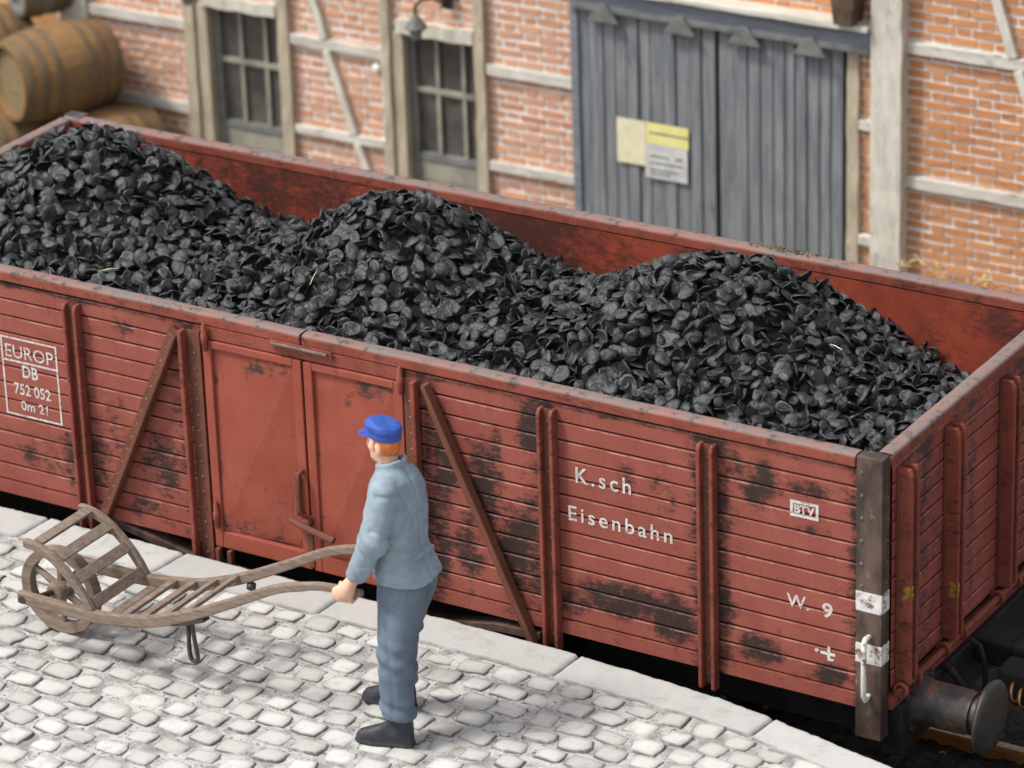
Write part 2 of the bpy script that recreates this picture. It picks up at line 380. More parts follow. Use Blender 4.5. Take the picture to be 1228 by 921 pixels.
# setts
ns = 9; u = np.array([-1, -.93, -.8, -.45, 0, .45, .8, .93, 1]); U, V = np.meshgrid(u, u, indexing='ij')
CO = []; Q = []; TO = []; ED = []; nv = 0
ii = np.arange(ns*ns).reshape(ns, ns)
q0 = np.stack([ii[:-1, :-1], ii[1:, :-1], ii[1:, 1:], ii[:-1, 1:]], -1).reshape(-1, 4)
row = 0; yy = -.455
px, py = .200, .162
while yy > -6.5:
    xo = (row % 2)*px/2 + rng.uniform(-.02, .02)
    for kx in range(int(12.4/px)):
        cx = -3.4 + kx*px + xo + rng.normal(0, .009); 
        cy = yy + rng.normal(0, .006) + .05*math.sin(cx*1.1) + (edge_y(cx)+.13)*np.exp(-(max(0, -.45-yy))*1.4)
        if cy + .05 > inner_y(cx): continue
        if rng.random() < .004: continue
        hx = (px/2-.0065)*rng.uniform(.80, 1.08); hy = (py/2-.0065)*rng.uniform(.82, 1.07)
        # rounded-square outline: squash the corners of the unit grid
        rr = np.maximum(np.abs(U), np.abs(V)); k = rng.uniform(.22, .50)
        l2 = np.sqrt(U*U+V*V)+1e-9; f = (1-k)+k*rr/l2
        a = U*f; c = V*f
        wob = 1+.22*(vnoise(a*1.2+kx*3.1, c*1.2+row*5.7, 1.3, 5)-.5)
        an = rng.normal(0, .09); ca, sa = math.cos(an), math.sin(an)
        X = cx + (a*hx*wob*ca - c*hy*wob*sa); Y = cy + (a*hx*wob*sa + c*hy*wob*ca)
        hgt = rng.uniform(.0015, .005)
        Z = PZ + rng.normal(0, .003) - .013*0 + hgt*(1-np.clip(rr, 0, 1)**4.5)*1.0 - .034*(rr > .99) - .005*(rr > .9) + .004*(vnoise(X, Y, 38, 6)-.5)
        Z = Z + (a*rng.normal(0, .003) + c*rng.normal(0, .003))
        CO.append(np.stack([X, Y, Z], -1).reshape(-1, 3)); Q.append(q0+nv); nv += ns*ns
        TO.append(np.full(ns*ns, rng.uniform(0, 1))); ED.append((sstep(.74, .92, rr)).ravel())
    yy -= py*rng.uniform(.97, 1.03); row += 1
np_mesh('paving_setts', np.concatenate(CO), np.concatenate(Q), M['sett'], atts={'tone': np.concatenate(TO), 'edge': np.concatenate(ED)})['kind'] = 'structure'
# edging stones
jx = [-11.2, -9.8, -8.4, -7.0, -5.6, -4.2, -2.9, -1.4, .15, 1.5, 2.45, 3.53, 5.01, 6.22, 7.25, 8.4, 9.6, 11]
CO = []; Q = []; TO = []; ED = []; nv = 0
for a, c in zip(jx[:-1], jx[1:]):
    n1 = int((c-a)/.02); g = .0015
    t = np.linspace(a+g, c-g, n1); s = np.array([-.3, -.02, 0, .03, .08, .2, .35, .5, .65, .8, .92, .97, 1., 1.02, 1.3])
    T, Sg = np.meshgrid(t, s, indexing='ij')
    sc = np.clip(Sg, 0, 1); yo, yi = edge_y(T), inner_y(T)
    skew = .0 if a < 4.9 else .0
    X = T + (sc-.5)*-.02 + .05*(sc)*(1 if 3 < a else 0)*0
    Y = yo + (yi-yo)*sc + .010*(vnoise(T*1., Sg*0, 9, 8)-.5) + .006*(vnoise(T, Sg*0, 40, 9)-.5)
    endd = np.minimum(T-a-g, c-g-T); rnd = .003*(1-sstep(0, .012, endd)) + .012*(endd < .001)
    Z = PZ + .003 + rng.normal(0, .001) - .15*(Sg < -.1) - .035*(Sg > 1.1) - .011*((Sg <= 0) | (Sg >= 1)) - rnd + .006*(vnoise(X, Y, 12, 10)-.5) + .004*(vnoise(X, Y, 50, 11)-.5)
    ed = np.maximum(1-sstep(0, .016, endd), sstep(.93, 1, Sg))*.9
    ed = np.maximum(ed, (1-sstep(-.1, 0.03, Sg))*.5)
    i = np.arange(T.size).reshape(T.shape); q = np.stack([i[:-1, :-1], i[:-1, 1:], i[1:, 1:], i[1:, :-1]], -1).reshape(-1, 4)
    CO.append(np.stack([X, Y, Z], -1).reshape(-1, 3)); Q.append(q+nv); nv += T.size
    TO.append(np.full(T.size, rng.uniform(0, 1))); ED.append(ed.ravel())
np_mesh('platform_edge', np.concatenate(CO), np.concatenate(Q), M['kerb'], atts={'tone': np.concatenate(TO), 'edge': np.concatenate(ED)})['kind'] = 'structure'

# ------------------------------------------------------------------ building
FY = 7.2
bld = things('brick_building', 'half timbered orange brick goods building with grey sliding doors behind the wagon', 'building', (0, FY, GZ))
TOPZ = 3.2
# openings (x0, x1, z0, z1) in the brick wall
OPEN = [(-2.66, -1.88, -1.22, .27), (-.90, -.12, -1.22, .33), (.72, 2.90, -1.22, .84)]
# flat mortar wall with the openings left out
def wall_strips(x0, x1, z0, z1, ops):
    xs = sorted({x0, x1, *[o[0] for o in ops], *[o[1] for o in ops]}); out = []
    for a, c in zip(xs[:-1], xs[1:]):
        cuts = sorted([(o[2], o[3]) for o in ops if o[0] <= a+1e-6 and o[1] >= c-1e-6]); z = z0
        for p, q in cuts:
            if p > z+1e-6: out.append((a, c, z, p))
            z = q
        if z < z1: out.append((a, c, z, z1))
    return out
b = MB()
for a, c, p, q in wall_strips(-4.07, 8.6, GZ-.05, TOPZ, OPEN): b.box(a, c, FY+.019, FY+.33, p, q)
wall = b.build('wall', M['mortar'], bld)
# bricks
CO = []; Q = []; TO = []; WA = []; nv = 0
cube = np.array([(-1, 0, -1), (1, 0, -1), (1, 0, 1), (-1, 0, 1), (-1, 1, -1), (1, 1, -1), (1, 1, 1), (-1, 1, 1)], float)
qf = np.array([(0, 1, 2, 3), (1, 5, 6, 2), (4, 0, 3, 7), (3, 2, 6, 7), (4, 5, 1, 0)])
per, crs = .345, .0695; z = GZ; rowi = 0
while z < TOPZ:
    x = -4.3 + (rowi % 2)*per/2 + rng.uniform(-.006, .006)
    while x < 8.6:
        for l in (.215, .104):
            x0, x1 = x, x+l-.005; x += l+.013 + (.0 if l > .2 else .0)
            zc = z+.028
            cxx = (x0+x1)/2
            wl = 1.0 if cxx < .7 else 0.
            segs = [(x0, x1)]
            for o in OPEN:
                if o[2]-.03 < zc < o[3]+.03:
                    ns_ = []
                    for p, q in segs:
                        if q <= o[0] or p >= o[1]: ns_.append((p, q))
                        else:
                            if p < o[0]-.01: ns_.append((p, o[0]-.004))
                            if q > o[1]+.01: ns_.append((o[1]+.004, q))
                    segs = ns_
            for p, q in segs:
                p = max(p, -4.06); q = min(q, 8.59)
                if q-p < .015: continue
                sh = .0245 if wl == 0 else .0225
                sh *= rng.uniform(.93, 1.05)
                shx = 0 if wl == 0 else .003
                w_ = np.array([(q-p)/2-shx, .03, sh])
                c_ = np.array([(p+q)/2, FY+.010+rng.uniform(-.003, .003), zc+rng.normal(0, .0012)])
                vv = cube*w_*np.array([1, 1, 1]) + c_
                vv[:4] += rng.normal(0, .0016, (4, 3)); CO.append(vv); Q.append(qf+nv); nv += 8
                TO.append(np.full(8, rng.beta(2, 2))); WA.append(np.full(8, wl*rng.uniform(.3, .7)))
        x += 0
    z += crs; rowi += 1
co = np.concatenate(CO) - np.array([0, FY, GZ])
np_mesh('brickwork', co, np.concatenate(Q), M['brick'], parent=bld, atts={'tone': np.concatenate(TO), 'wash': np.concatenate(WA)}, smooth=False)

def beam(x0, x1, z0, z1, y0=-.045, y1=.02, mat='timber', name='post', parent=bld, rough=.004):
    """a slightly irregular squared timber standing proud of the bricks"""
    hor = (x1-x0) > (z1-z0); n = max(4, int(max(x1-x0, z1-z0)/.12)); vs = []
    for i in range(n+1):
        t = i/n
        j = lambda: random.uniform(-rough, rough)
        if hor:
            x = x0+(x1-x0)*t; vs += [(x, FY+y0+j(), z0+j()), (x, FY+y1, z0+j()), (x, FY+y1, z1+j()), (x, FY+y0+j(), z1+j())]
        else:
            zz = z0+(z1-z0)*t; vs += [(x0+j(), FY+y0+j(), zz), (x1+j(), FY+y0+j(), zz), (x1+j(), FY+y1, zz), (x0+j(), FY+y1, zz)]
    fs = [(3, 2, 1, 0), (4*n, 4*n+1, 4*n+2, 4*n+3)]
    for i in range(n):
        for k in range(4): fs.append((4*i+k, 4*i+(k+1) % 4, 4*i+4+(k+1) % 4, 4*i+4+k))
    b = MB(); b.add(vs, fs); return b.build(name, M[mat], parent, bevel=.006)
def slant(x0, z0, x1, z1, hw, mat='timber', y0=-.040, name='brace'):
    b = MB(); b.sweep([(x0, FY+y0+.03, z0), ((x0+x1)/2+.01, FY+y0+.03, (z0+z1)/2), (x1, FY+y0+.03, z1)], .03, hw)
    return b.build(name, M[mat], bld, bevel=.005)
beam(-3.94, -3.73, GZ, TOPZ, y0=-.06)
beam(-2.80, -2.70, GZ, TOPZ, mat='timber_ochre'); beam(-1.94+.02, -1.82, GZ, TOPZ, mat='timber_ochre')
beam(-.985, -.905, GZ, TOPZ, mat='timber_ochre'); beam(-.165, -.075, GZ, TOPZ, mat='timber_ochre')
beam(2.88, 2.975, GZ, .74, mat='timber_ochre', y0=-.03); beam(3.10, 3.335, GZ, TOPZ, y0=-.10)
beam(5.9, 6.05, GZ, TOPZ); beam(7.6, 7.75, GZ, TOPZ)
for a, c, p, q in [(-3.73, -2.80, .02, .105), (-3.73, -2.80, -.665, -.575), (-1.82, -.985, .055, .14), (-1.82, -.985, -.655, -.585),
                   (-.075, .70, .08, .165), (-.075, .70, -.665, -.59), (2.975, 3.10, .15, .22), (2.975, 3.10, -.71, -.63),
                   (3.335, 5.9, .765, .85), (3.335, 5.9, -.215, -.13), (6.05, 8.5, .765, .85), (6.05, 8.5, -.215, -.13)]:
    beam(a, c, p, q, y0=-.032, mat='timber_h', name='rail')
beam(-4.07, 3.10, 1.45, 1.56, mat='timber_h', name='rail'); beam(3.335, 8.5, 1.9, 2.0, mat='timber_h', name='rail')
slant(-1.60, .46, -1.505, .14, .032); slant(-1.49, .055, -1.275, -.585, .032); slant(-1.25, -.655, -1.06, -1.2, .032)
slant(-1.93+.2, 1.44, -1.60, .46, .032)
slant(3.78, 1.85, 4.13, .85, .036); slant(4.17, .765, 4.50, -.13, .036)
# windows (tall half glazed doors)
def window(x0, x1, zt, zmid, zbot, mx, lint):
    y = FY
    fr = MB(); fr.box(x0, x0+.055, y+.06, y+.13, GZ, zt); fr.box(x1-.02, x1, y+.06, y+.13, GZ, zt)
    fr.box(x0+.055, x1-.02, y+.063, y+.13, zbot-.06, zbot-.003); fr.box(x0+.055, x1-.02, y+.063, y+.13, zt-.03, zt)
    f = fr.build('window', M['frame_grey'], bld, bevel=.004)
    g = MB(); g.box(x0+.055, x1-.02, y+.105, y+.112, zbot-.002, zt-.031); g.build('pane', M['glass'], f)
    m_ = MB()
    for x in mx: m_.box(x-.017, x+.017, y+.075, y+.1, zbot-.001, zt-.031)
    m_.box(x0+.056, x1-.021, y+.07, y+.102, zmid-.02, zmid+.02); m_.build('glazing_bar', M['muntin'], f, bevel=.003)
    p = MB()
    for i in range(3):
        z1 = zbot-.064-i*.16; p.box(x0+.056, x1-.021, y+.075+.004*(i % 2), y+.12, z1-.155, z1)
    p.build('lower_panel', M['muntin'], f, bevel=.006)
    dk = MB(); dk.box(x0-.02, x1+.02, y+.14, y+.2, GZ, zt+.02); dk.build('inner_shade', M['black'], f)
    # reveal and lintel
    rv = MB(); rv.box(x0-.10, x0-.004, y-.02, y+.14, GZ, zt); rv.build('reveal', M['timber_ochre'], f)
    lv = MB(); n = 9
    xs_ = np.linspace(x0-.04, x1+.0, n)
    for i in range(n-1):
        h0 = .028*math.sin(i*1.9)*.4; h1 = .028*math.sin((i+1)*1.9)*.4; a, c = xs_[i], xs_[i+1]
        lv.add([(a, y-.05, zt+h0*.6-.005), (c, y-.05, zt+h1*.6-.005), (c, y-.05, zt+lint+h1), (a, y-.05, zt+lint+h0), (a, y+.1, zt-.005), (c, y+.1, zt-.005), (c, y+.03, zt+lint+h1), (a, y+.03, zt+lint+h0)],
               [(0, 1, 2, 3), (3, 2, 6, 7), (4, 5, 1, 0)] + ([(4, 0, 3, 7)] if i == 0 else []) + ([(1, 5, 6, 2)] if i == n-2 else []))
    lv.build('lintel', M['timber'], f)
window(-2.59, -1.93, .255, -.20, -.69, (-2.35, -2.12), .09)
window(-.80, -.17, .30, -.165, -.66, (-.565, -.335), .10)
# sliding doors
dr = MB(); random.seed(3)
def boards(name, x0, x1, zt, off, edges):
    b = MB()
    for a, c in zip(edges[:-1], edges[1:]):
        y = FY - .055 + off + random.uniform(-.012, .010)
        n = 6
        b.box(a+.0045, c-.0045, y, y+.04, GZ+.03, zt - random.uniform(0, .012))
    return b
def sub(x0, x1, lst):
    out = [x0]
    for e in lst + [x1]:
        k = max(1, round((e-out[-1])/.10)); s0 = out[-1]
        for j in range(1, k+1): out.append(s0+(e-s0)*j/k + (random.uniform(-.008, .008) if j < k else 0))
    return out
left_leaf = boards('door', .72, 1.86, .735, 0, sub(.72, 1.86, [.95, 1.33, 1.66])).build('sliding_door', M['grey_board'], bld, bevel=.005)
right_leaf = boards('door', 1.88, 2.86, .725, .006, sub(1.88, 2.86, [2.01, 2.32, 2.49])).build('sliding_door', M['grey_board'], bld, bevel=.005)
for leaf, (a, c) in ((left_leaf, (.72, 1.86)), (right_leaf, (1.88, 2.86))):
    MB().box(a, c, FY-.012, FY+.012, GZ+.04, .70).build('door_backing', M['black'], leaf)
    for x in ([.985, 1.61] if a < 1 else [2.125, 2.64]):
        MB().prism([(x-.13, .665), (x+.13, .665), (x+.03, .80), (x-.03, .80)], FY-.125, FY-.085).build('door_hanger', M['zinc'], leaf, bevel=.006)
MB().box(.68, .745, FY-.07, FY-.0, GZ, .77).build('door_jamb', M['grey_beam'], bld, bevel=.005)
MB().box(.70, 3.09, FY-.09, FY+.02, .765, .90).build('door_track_beam', M['grey_beam'], bld, bevel=.006)
MB().box(.70, 3.09, FY-.105, FY-.08, .735, .775).build('door_track', M['zinc'], bld, bevel=.004)
beam(.60, 3.095, .905, .95, y0=-.15, mat='timber_h', name='drip_board')
MB().prism([(2.86, .952), (3.0, .952), (3.03, 1.2), (2.83, 1.2)], FY-.2, FY-.01).build('bracket', M['dark_wood'], bld, bevel=.01)
MB().box(.05, .72, FY-.08, FY-.0, .93, 1.0).build('eave_strip', M['roof'], bld, bevel=.005)
MB().lathe([(0, .015), (.02, .032), (.05, .035), (.065, .02)], (-1.04, FY+.015, -.02), (0, -1, 0), 16).build('insulator', M['porcelain'], bld, smooth=True)
# roof
b = MB(); b.prism([(FY-.7, TOPZ-.05), (FY-.7, TOPZ+.05), (FY+3, TOPZ+1.9), (FY+6.6, TOPZ+.05), (FY+6.6, TOPZ-.05)], -4.3, 8.8, 'x'); b.build('roof', M['roof'], bld)
b = MB(); b.box(-4.07, 8.6, FY+5.9, FY+6.1, GZ, TOPZ-.06); b.box(-4.07, -3.97, FY+.34, FY+5.89, GZ, TOPZ-.06); b.box(8.5, 8.6, FY+.34, FY+5.89, GZ, TOPZ-.06); b.build('rear_wall', M['mortar'], bld)
# ochre shed beyond
sh = things('plastered_shed', 'ochre plastered shed wall at the far left behind the barrels', 'shed', (-7, FY+.8, GZ))
MB().box(-10, -4.12, FY+.1, FY+2.4, GZ, 1.9).build('wall', M['ochre_wall'], sh)
MB().box(-10.1, -4.10, FY+.0, FY+2.5, 1.905, 2.02).build('roof', M['roof'], sh)

# ------------------------------------------------------------------ wall lamps
def lamp(x, z, label):
    y = FY-.24; k = .68
    t = things('wall_lamp', label, 'lamp', (x, FY-.05, z), 'lamps on the building front')
    sc = lambda pr: [(a*k, b_*k) for a, b_ in pr]
    MB().lathe(sc([(0, .022), (.03, .035), (.05, .05), (.12, .105), (.15, .125), (.165, .12)]), (x, y, z), (0, 0, -1), 20).build('shade', M['zinc'], t, smooth=True)
    MB().lathe(sc([(.17, .07), (.20, .075), (.28, .055), (.30, .02)]), (x, y, z), (0, 0, -1), 16).build('globe', M['frame_grey'], t, smooth=True)
    pts = [(x, y, z-.01), (x-.0, y, z+.05), (x+.03, y+.04, z+.10), (x+.08, y+.10, z+.10), (x+.12, y+.15, z+.07), (x+.15, FY-.03, z+.08)]
    MB().tube(pts, .016, 8).build('arm', M['dark_wood'], t, smooth=True)
    MB().box(x+.11, x+.19, FY-.055, FY-.02, z+.0, z+.15).build('wall_plate', M['black'], t, bevel=.006)
    return t
lamp(-.53, .55, 'grey barn lamp on curved rusty arm above the right window')
lamp(-2.60, .52, 'grey barn lamp above the left window, cut off by the frame')

# ------------------------------------------------------------------ notices
ny = FY-.078
MB().box(1.06, 1.297, ny-.002, ny, -.385, -.045).build('notice', M['paper_cream'])
o = bpy.data.objects['notice']; tag(o, 'blank cream paper notice on the grey sliding door, left of the yellow one', 'notice', 'notices on the grey door')
nt2 = things('notice', 'yellow and grey printed notice on the grey sliding door, right of the cream sheet', 'notice', (1.47, ny, -.26), 'notices on the grey door')
MB().box(1.302, 1.65, ny-.002, ny, -.205, -.045).build('yellow_sheet', M['paper_yellow'], nt2)
MB().box(1.295, 1.64, ny-.003, ny, -.465, -.207).build('grey_sheet', M['paper_grey'], nt2)
MB().box(1.33, 1.645, ny-.005, ny-.0035, -.125, -.112).build('printed_line', M['ink'], nt2)
for z_, x1 in ((-.295, 1.49), (-.345, 1.60), (-.40, 1.56), (-.43, 1.5)): MB().box(1.335, x1, ny-.006, ny-.0045, z_-.007, z_+.007).build('printed_line', M['ink'], nt2)
MB().box(1.545, 1.60, ny-.006, ny-.0045, -.305, -.285).build('printed_line', M['ink'], nt2)

# ------------------------------------------------------------------ barrels
def barrel(c, ax, r, ln, label, mat='barrel', group='barrels stacked against the building'):
    ax = Vector(ax).normalized(); c = Vector(c)
    t = things('barrel', label, 'barrel', tuple(c - Vector((0, 0, r))), group)
    h = ln/2; rad = lambda s: r*(1-.17*s*s)
    # staves as a 28 sided shell with slightly sunk joints
    b = MB(); a0 = ax.orthogonal().normalized(); a1 = ax.cross(a0); n = 26; vs = []; T = np.linspace(-1, 1, 15)
    for s in T:
        for k in range(n*3):
            a = 2*math.pi*k/(n*3); rr = rad(s)*(1 - (.010 if k % 3 == 0 else 0)); vs.append(c+ax*s*h+(a0*math.cos(a)+a1*math.sin(a))*rr)
    m_ = n*3; fs = []
    for i in range(14):
        for k in range(m_): fs.append((i*m_+k, i*m_+(k+1) % m_, (i+1)*m_+(k+1) % m_, (i+1)*m_+k))
    b.add(vs, fs)
    for sg in (-1, 1):   # chime ring
        R0 = rad(1); b2 = []
        for rr, tt in ((R0, sg*h), (R0-.035, sg*h), (R0-.045, sg*(h-.055)), (0.001, sg*(h-.055))):
            b2.append((tt, rr))
        base = len(b.v)
        vs = []
        for tt, rr in b2:
            for k in range(m_):
                a = 2*math.pi*k/m_; vs.append(c+ax*tt+(a0*math.cos(a)+a1*math.sin(a))*rr)
        b.add(vs, [(i*m_+k, i*m_+(k+1) % m_, (i+1)*m_+(k+1) % m_, (i+1)*m_+k) if sg > 0 else (i*m_+(k+1) % m_, i*m_+k, (i+1)*m_+k, (i+1)*m_+(k+1) % m_) for i in range(3) for k in range(m_)])
    b.build('staves', M[mat], t, smooth=True, auto=30)
    for sg in (-1, 1):
        MB().lathe([(h-.053, R0-.05), (h-.05, R0-.05)], c, ax*sg, 32).build('barrel_head', M['barrel_end'], t)
    for s in (-.88, -.62, -.34, .34, .62, .88):
        p = [(s*h-.022, rad(s-.04)+.003), (s*h-.02, rad(s-.04)+.009), (s*h+.02, rad(s+.04)+.009), (s*h+.022, rad(s+.04)+.003)]
        vs = []
        for tt, rr in p:
            for k in range(48):
                a = 2*math.pi*k/48; vs.append(c+ax*tt+(a0*math.cos(a)+a1*math.sin(a))*rr)
        hb = MB(); hb.add(vs, [(i*48+k, i*48+(k+1) % 48, (i+1)*48+(k+1) % 48, (i+1)*48+k) for i in range(3) for k in range(48)])
        hb.build('hoop', M['hoop'], t, smooth=True)
    return t
ax = (.42, .9, 0)
barrel((-3.62, 6.60, -.255), ax, .37, .86, 'large brown barrel lying on top of the stack, its round head in view')
barrel((-3.23, 6.62, -.875), ax, .345, .84, 'brown barrel at the bottom right of the stack, beside the brick wall')
barrel((-3.98, 6.52, -.875), ax, .345, .84, 'brown barrel at the bottom left of the stack, mostly behind the wagon end')
barrel((-4.42, 6.60, -.24), ax, .37, .84, 'brown barrel at the upper left, cut off by the left edge of the photo')
barrel((-4.72, 6.52, -.875), ax, .345, .84, 'lowest barrel under the one cut off at the left edge')
barrel((-4.03, 6.98, .20), ax, .17, .42, 'small dark grey keg lying in the gap above the big barrels', 'zinc')

# ------------------------------------------------------------------ wagon
wg = things('coal_wagon', 'open oxide red railway goods wagon heaped with coal, sooty plank sides', 'wagon', (L/2, W/2, RZ))
def soot_side(x, z):
    s = np.zeros_like(x)
    for px_, wl, wr, a in [(1.70, .05, .10, .40), (2.50, .12, .03, .42), (4.0, .03, .10, .42), (4.77, .12, .05, .50), (5.71, .09, .13, .62), (6.58, .07, .0, .50), (.75, .1, .1, .4)]:
        d = x-px_; s = np.maximum(s, a*np.exp(-np.where(d < 0, (-d/(wl+.01)), d/(wr+.01))**2))
    def blob(x0, z0, rx, rz, a): 
        nonlocal s
        s = np.maximum(s, a*np.exp(-(((x-x0)/rx)**2+((z-z0)/rz)**2)**1.5))
    blob(4.38, .75, .12, .30, .60); blob(4.55, .42, .12, .30, .58); blob(4.12, .8, .09, .35, .55); blob(4.25, .35, .12, .25, .45); blob(4.68, 1.15, .10, .20, .60); blob(4.68, .35, .1, .3, .45)
    blob(4.10, .3, .08, .3, .5); blob(4.45, 1.0, .05, .15, .45); blob(4.65, .6, .08, .2, .5)
    blob(5.20, .27, .28, .12, .60); blob(5.5, .22, .2, .16, .60); blob(4.9, .17, .12, .10, .45); blob(5.25, .98, .06, .10, .42); blob(5.45, .9, .1, .2, .3)
    blob(6.02, 1.12, .12, .16, .62); blob(6.0, .18, .16, .10, .62); blob(6.42, .13, .15, .08, .60); blob(6.3, 1.15, .16, .05, .50); blob(6.3, .93, .15, .05, .35); blob(5.86, 1.18, .12, .09, .5); blob(5.8, .35, .07, .25, .55)
    blob(2.25, .42, .16, .22, .48); blob(2.42, .7, .07, .3, .42); blob(1.80, .35, .10, .3, .42); blob(2.1, .12, .2, .08, .4); blob(1.4, .28, .2, .12, .36); blob(1.6, .3, .08, .2, .45); blob(1.95, .6, .08, .2, .35); blob(2.05,1.2,.1,.08,.35)
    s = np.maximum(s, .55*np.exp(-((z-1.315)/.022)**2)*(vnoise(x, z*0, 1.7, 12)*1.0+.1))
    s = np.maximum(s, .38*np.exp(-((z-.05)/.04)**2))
    return s*1.25 + .09
NB = 12; z0b, z1b = .075, 1.323; pit = (z1b-z0b)/NB; gw = .0030
def board_z():
    z = []; off = []; gr = []
    for i in range(NB):
        a = z0b+i*pit; c = a+pit
        for zz, o_, g in ((a, .016, 1), (a+gw, .016, 1), (a+gw+.0015, .003, .45), (a+gw+.006, 0, 0), (a+pit*.35, 0, 0), (a+pit*.65, 0, 0), (c-gw-.012, 0, 0), (c-gw-.006, 0, -.9), (c-gw-.0015, .003, .3), (c-gw, .016, 1), (c-.0002, .016, 1)):
            z.append(zz); off.append(o_); gr.append(g)
    return np.array(z), np.array(off), np.array(gr, float)
zb, ob_, gb = board_z()
def plank_wall(name, u0, u1, place, parent, mat, soot, flip=False, wob=.0015, seed=0):
    us = np.arange(u0, u1+.001, (u1-u0)/max(2, round((u1-u0)/.018))); U_, Z_ = np.meshgrid(us, zb, indexing='ij')
    off = np.broadcast_to(ob_, U_.shape).copy(); g = np.broadcast_to(gb, U_.shape).copy()
    bi = np.clip(((Z_-z0b)/pit).astype(int), 0, NB-1)
    off += wob*(vnoise(U_, bi*3.7, 1.6, seed+20)-.5)*2
    g *= .55+.45*sstep(.15, .5, vnoise(U_, bi*2.3, 3, seed+21)); 
    X, Y = place(U_, off)
    s = soot(U_, Z_) + .16*(vnoise(U_*.5, bi*9.1, 2, seed+22)-.5)
    return grid_mesh(name, X, Y, Z_, M[mat], parent, {'soot': s, 'groove': g}, flip=flip, smooth=False)
flat_soot = lambda a: (lambda x, z: np.full_like(x, a))
# core of the box so that nothing is paper thin (the board faces stand 2 mm proud)
def core(name, b): return b.build(name, M['black'], wg)
sw = core('side_wall', MB().box(.03, 2.60, .018, .062, .02, 1.330).box(3.90, L-.03, .018, .062, .02, 1.330))
plank_wall('side_boards', .06, 2.60, lambda u, o: (u, o), sw, 'red', soot_side)
plank_wall('side_boards', 3.90, L-.12, lambda u, o: (u, o), sw, 'red', soot_side, seed=3)
plank_wall('inner_boards', .07, L-.07, lambda u, o: (u, .078-o), sw, 'inner', flat_soot(.1), flip=True)
sf = core('side_wall', MB().box(.03, L-.03, W-.062, W-.018, .02, 1.330))
plank_wall('side_boards', .06, L-.06, lambda u, o: (u, W-o), sf, 'red', flat_soot(.1), flip=True, seed=5)
# far inner side: smooth rusty sheet
xs = np.arange(.07, L-.07, .03); zs = np.linspace(.9, 1.3335, 15); XX, ZZ = np.meshgrid(xs, zs, indexing='ij')
YY = W-.086 + .003*(vnoise(XX, ZZ, 3, 30)-.5)
sot = .26*sstep(.45, .8, vnoise(XX, ZZ, 2.2, 31)) + .30*np.exp(-((XX-.95)/.3)**2)*0
sot = sot + .25*sstep(.55, .8, vnoise(XX, ZZ*0, 1.3, 35))
grid_mesh('inner_lining', XX, YY, ZZ, M['inner'], sf, {'soot': sot, 'groove': np.zeros_like(XX)}, flip=False)
er = core('end_wall', MB().box(L-.062, L-.018, .03, W-.03, .02, 1.330))
def soot_end(y, z):
    s = .26+.45*np.exp(-((y-.45)/.22)**2) + .4*np.exp(-((y-1.02)/.06)**2)*sstep(.2, .5, z+.3*vnoise(y, z, 4, 40)) + .4*np.exp(-((y-1.75)/.3)**2)
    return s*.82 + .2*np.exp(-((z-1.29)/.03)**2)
plank_wall('end_boards', .10, W-.06, lambda u, o: (L-o, u), er, 'red_end', soot_end, seed=7)
plank_wall('inner_boards', .07, W-.07, lambda u, o: (L-.078+o, u), er, 'inner', flat_soot(.1), flip=True, seed=8)
el = core('end_wall', MB().box(.018, .062, .03, W-.03, .02, 1.330))
plank_wall('end_boards', .06, W-.06, lambda u, o: (o, u), el, 'red', flat_soot(.2), flip=True, seed=9)
plank_wall('inner_boards', .07, W-.07, lambda u, o: (.078-o, u), el, 'inner', flat_soot(.15), seed=10)
MB().box(.03, L-.03, .063, W-.063, .0, .06).build('floor', M['black'], wg)
# top rails: face band (red) + dusty top
def top_rail(x0, x1, y0, y1, along):
    b = MB(); n = int(max(x1-x0, y1-y0)/.1)
    b.box(x0, x1, y0, y1, 1.334, 1.388); o = b.build('top_rail', M['red_steel'], wg, bevel=.006)
    b = MB()
    if along == 'x':
        t = np.linspace(x0+.002, x1-.002, n*3); prof = [(y0+.003, 1.3885), (y0+.006, 1.398), (y0+.02, 1.401), ((y0+y1)/2, 1.402), (y1-.02, 1.401), (y1-.006, 1.398), (y1-.003, 1.3885)]
        X = np.repeat(t[:, None], 7, 1); Y = np.array([[p[0] for p in prof]]*len(t)); Z = np.array([[p[1] for p in prof]]*len(t))
    else:
        t = np.linspace(y0+.002, y1-.002, n*3); prof = [(x0+.003, 1.3885), (x0+.006, 1.398), (x0+.02, 1.401), ((x0+x1)/2, 1.402), (x1-.02, 1.401), (x1-.006, 1.398), (x1-.003, 1.3885)]
        Y = np.repeat(t[:, None], 7, 1); X = np.array([[p[0] for p in prof]]*len(t)); Z = np.array([[p[1] for p in prof]]*len(t))
    Z = Z + .004*(vnoise(X, Y, 12, 33)-.5)
    grid_mesh('rail_cap', X, Y, Z, M['top'], o, flip=(along != 'x'))
for a, c in ((.0, 3.245), (3.255, L-.145)): top_rail(a, c, -.018, .070, 'x')
top_rail(0, L, W-.085, W+.006, 'x')
top_rail(L-.070, L+.018, .073, W-.088, 'y'); top_rail(-.018, .070, .073, W-.088, 'y')
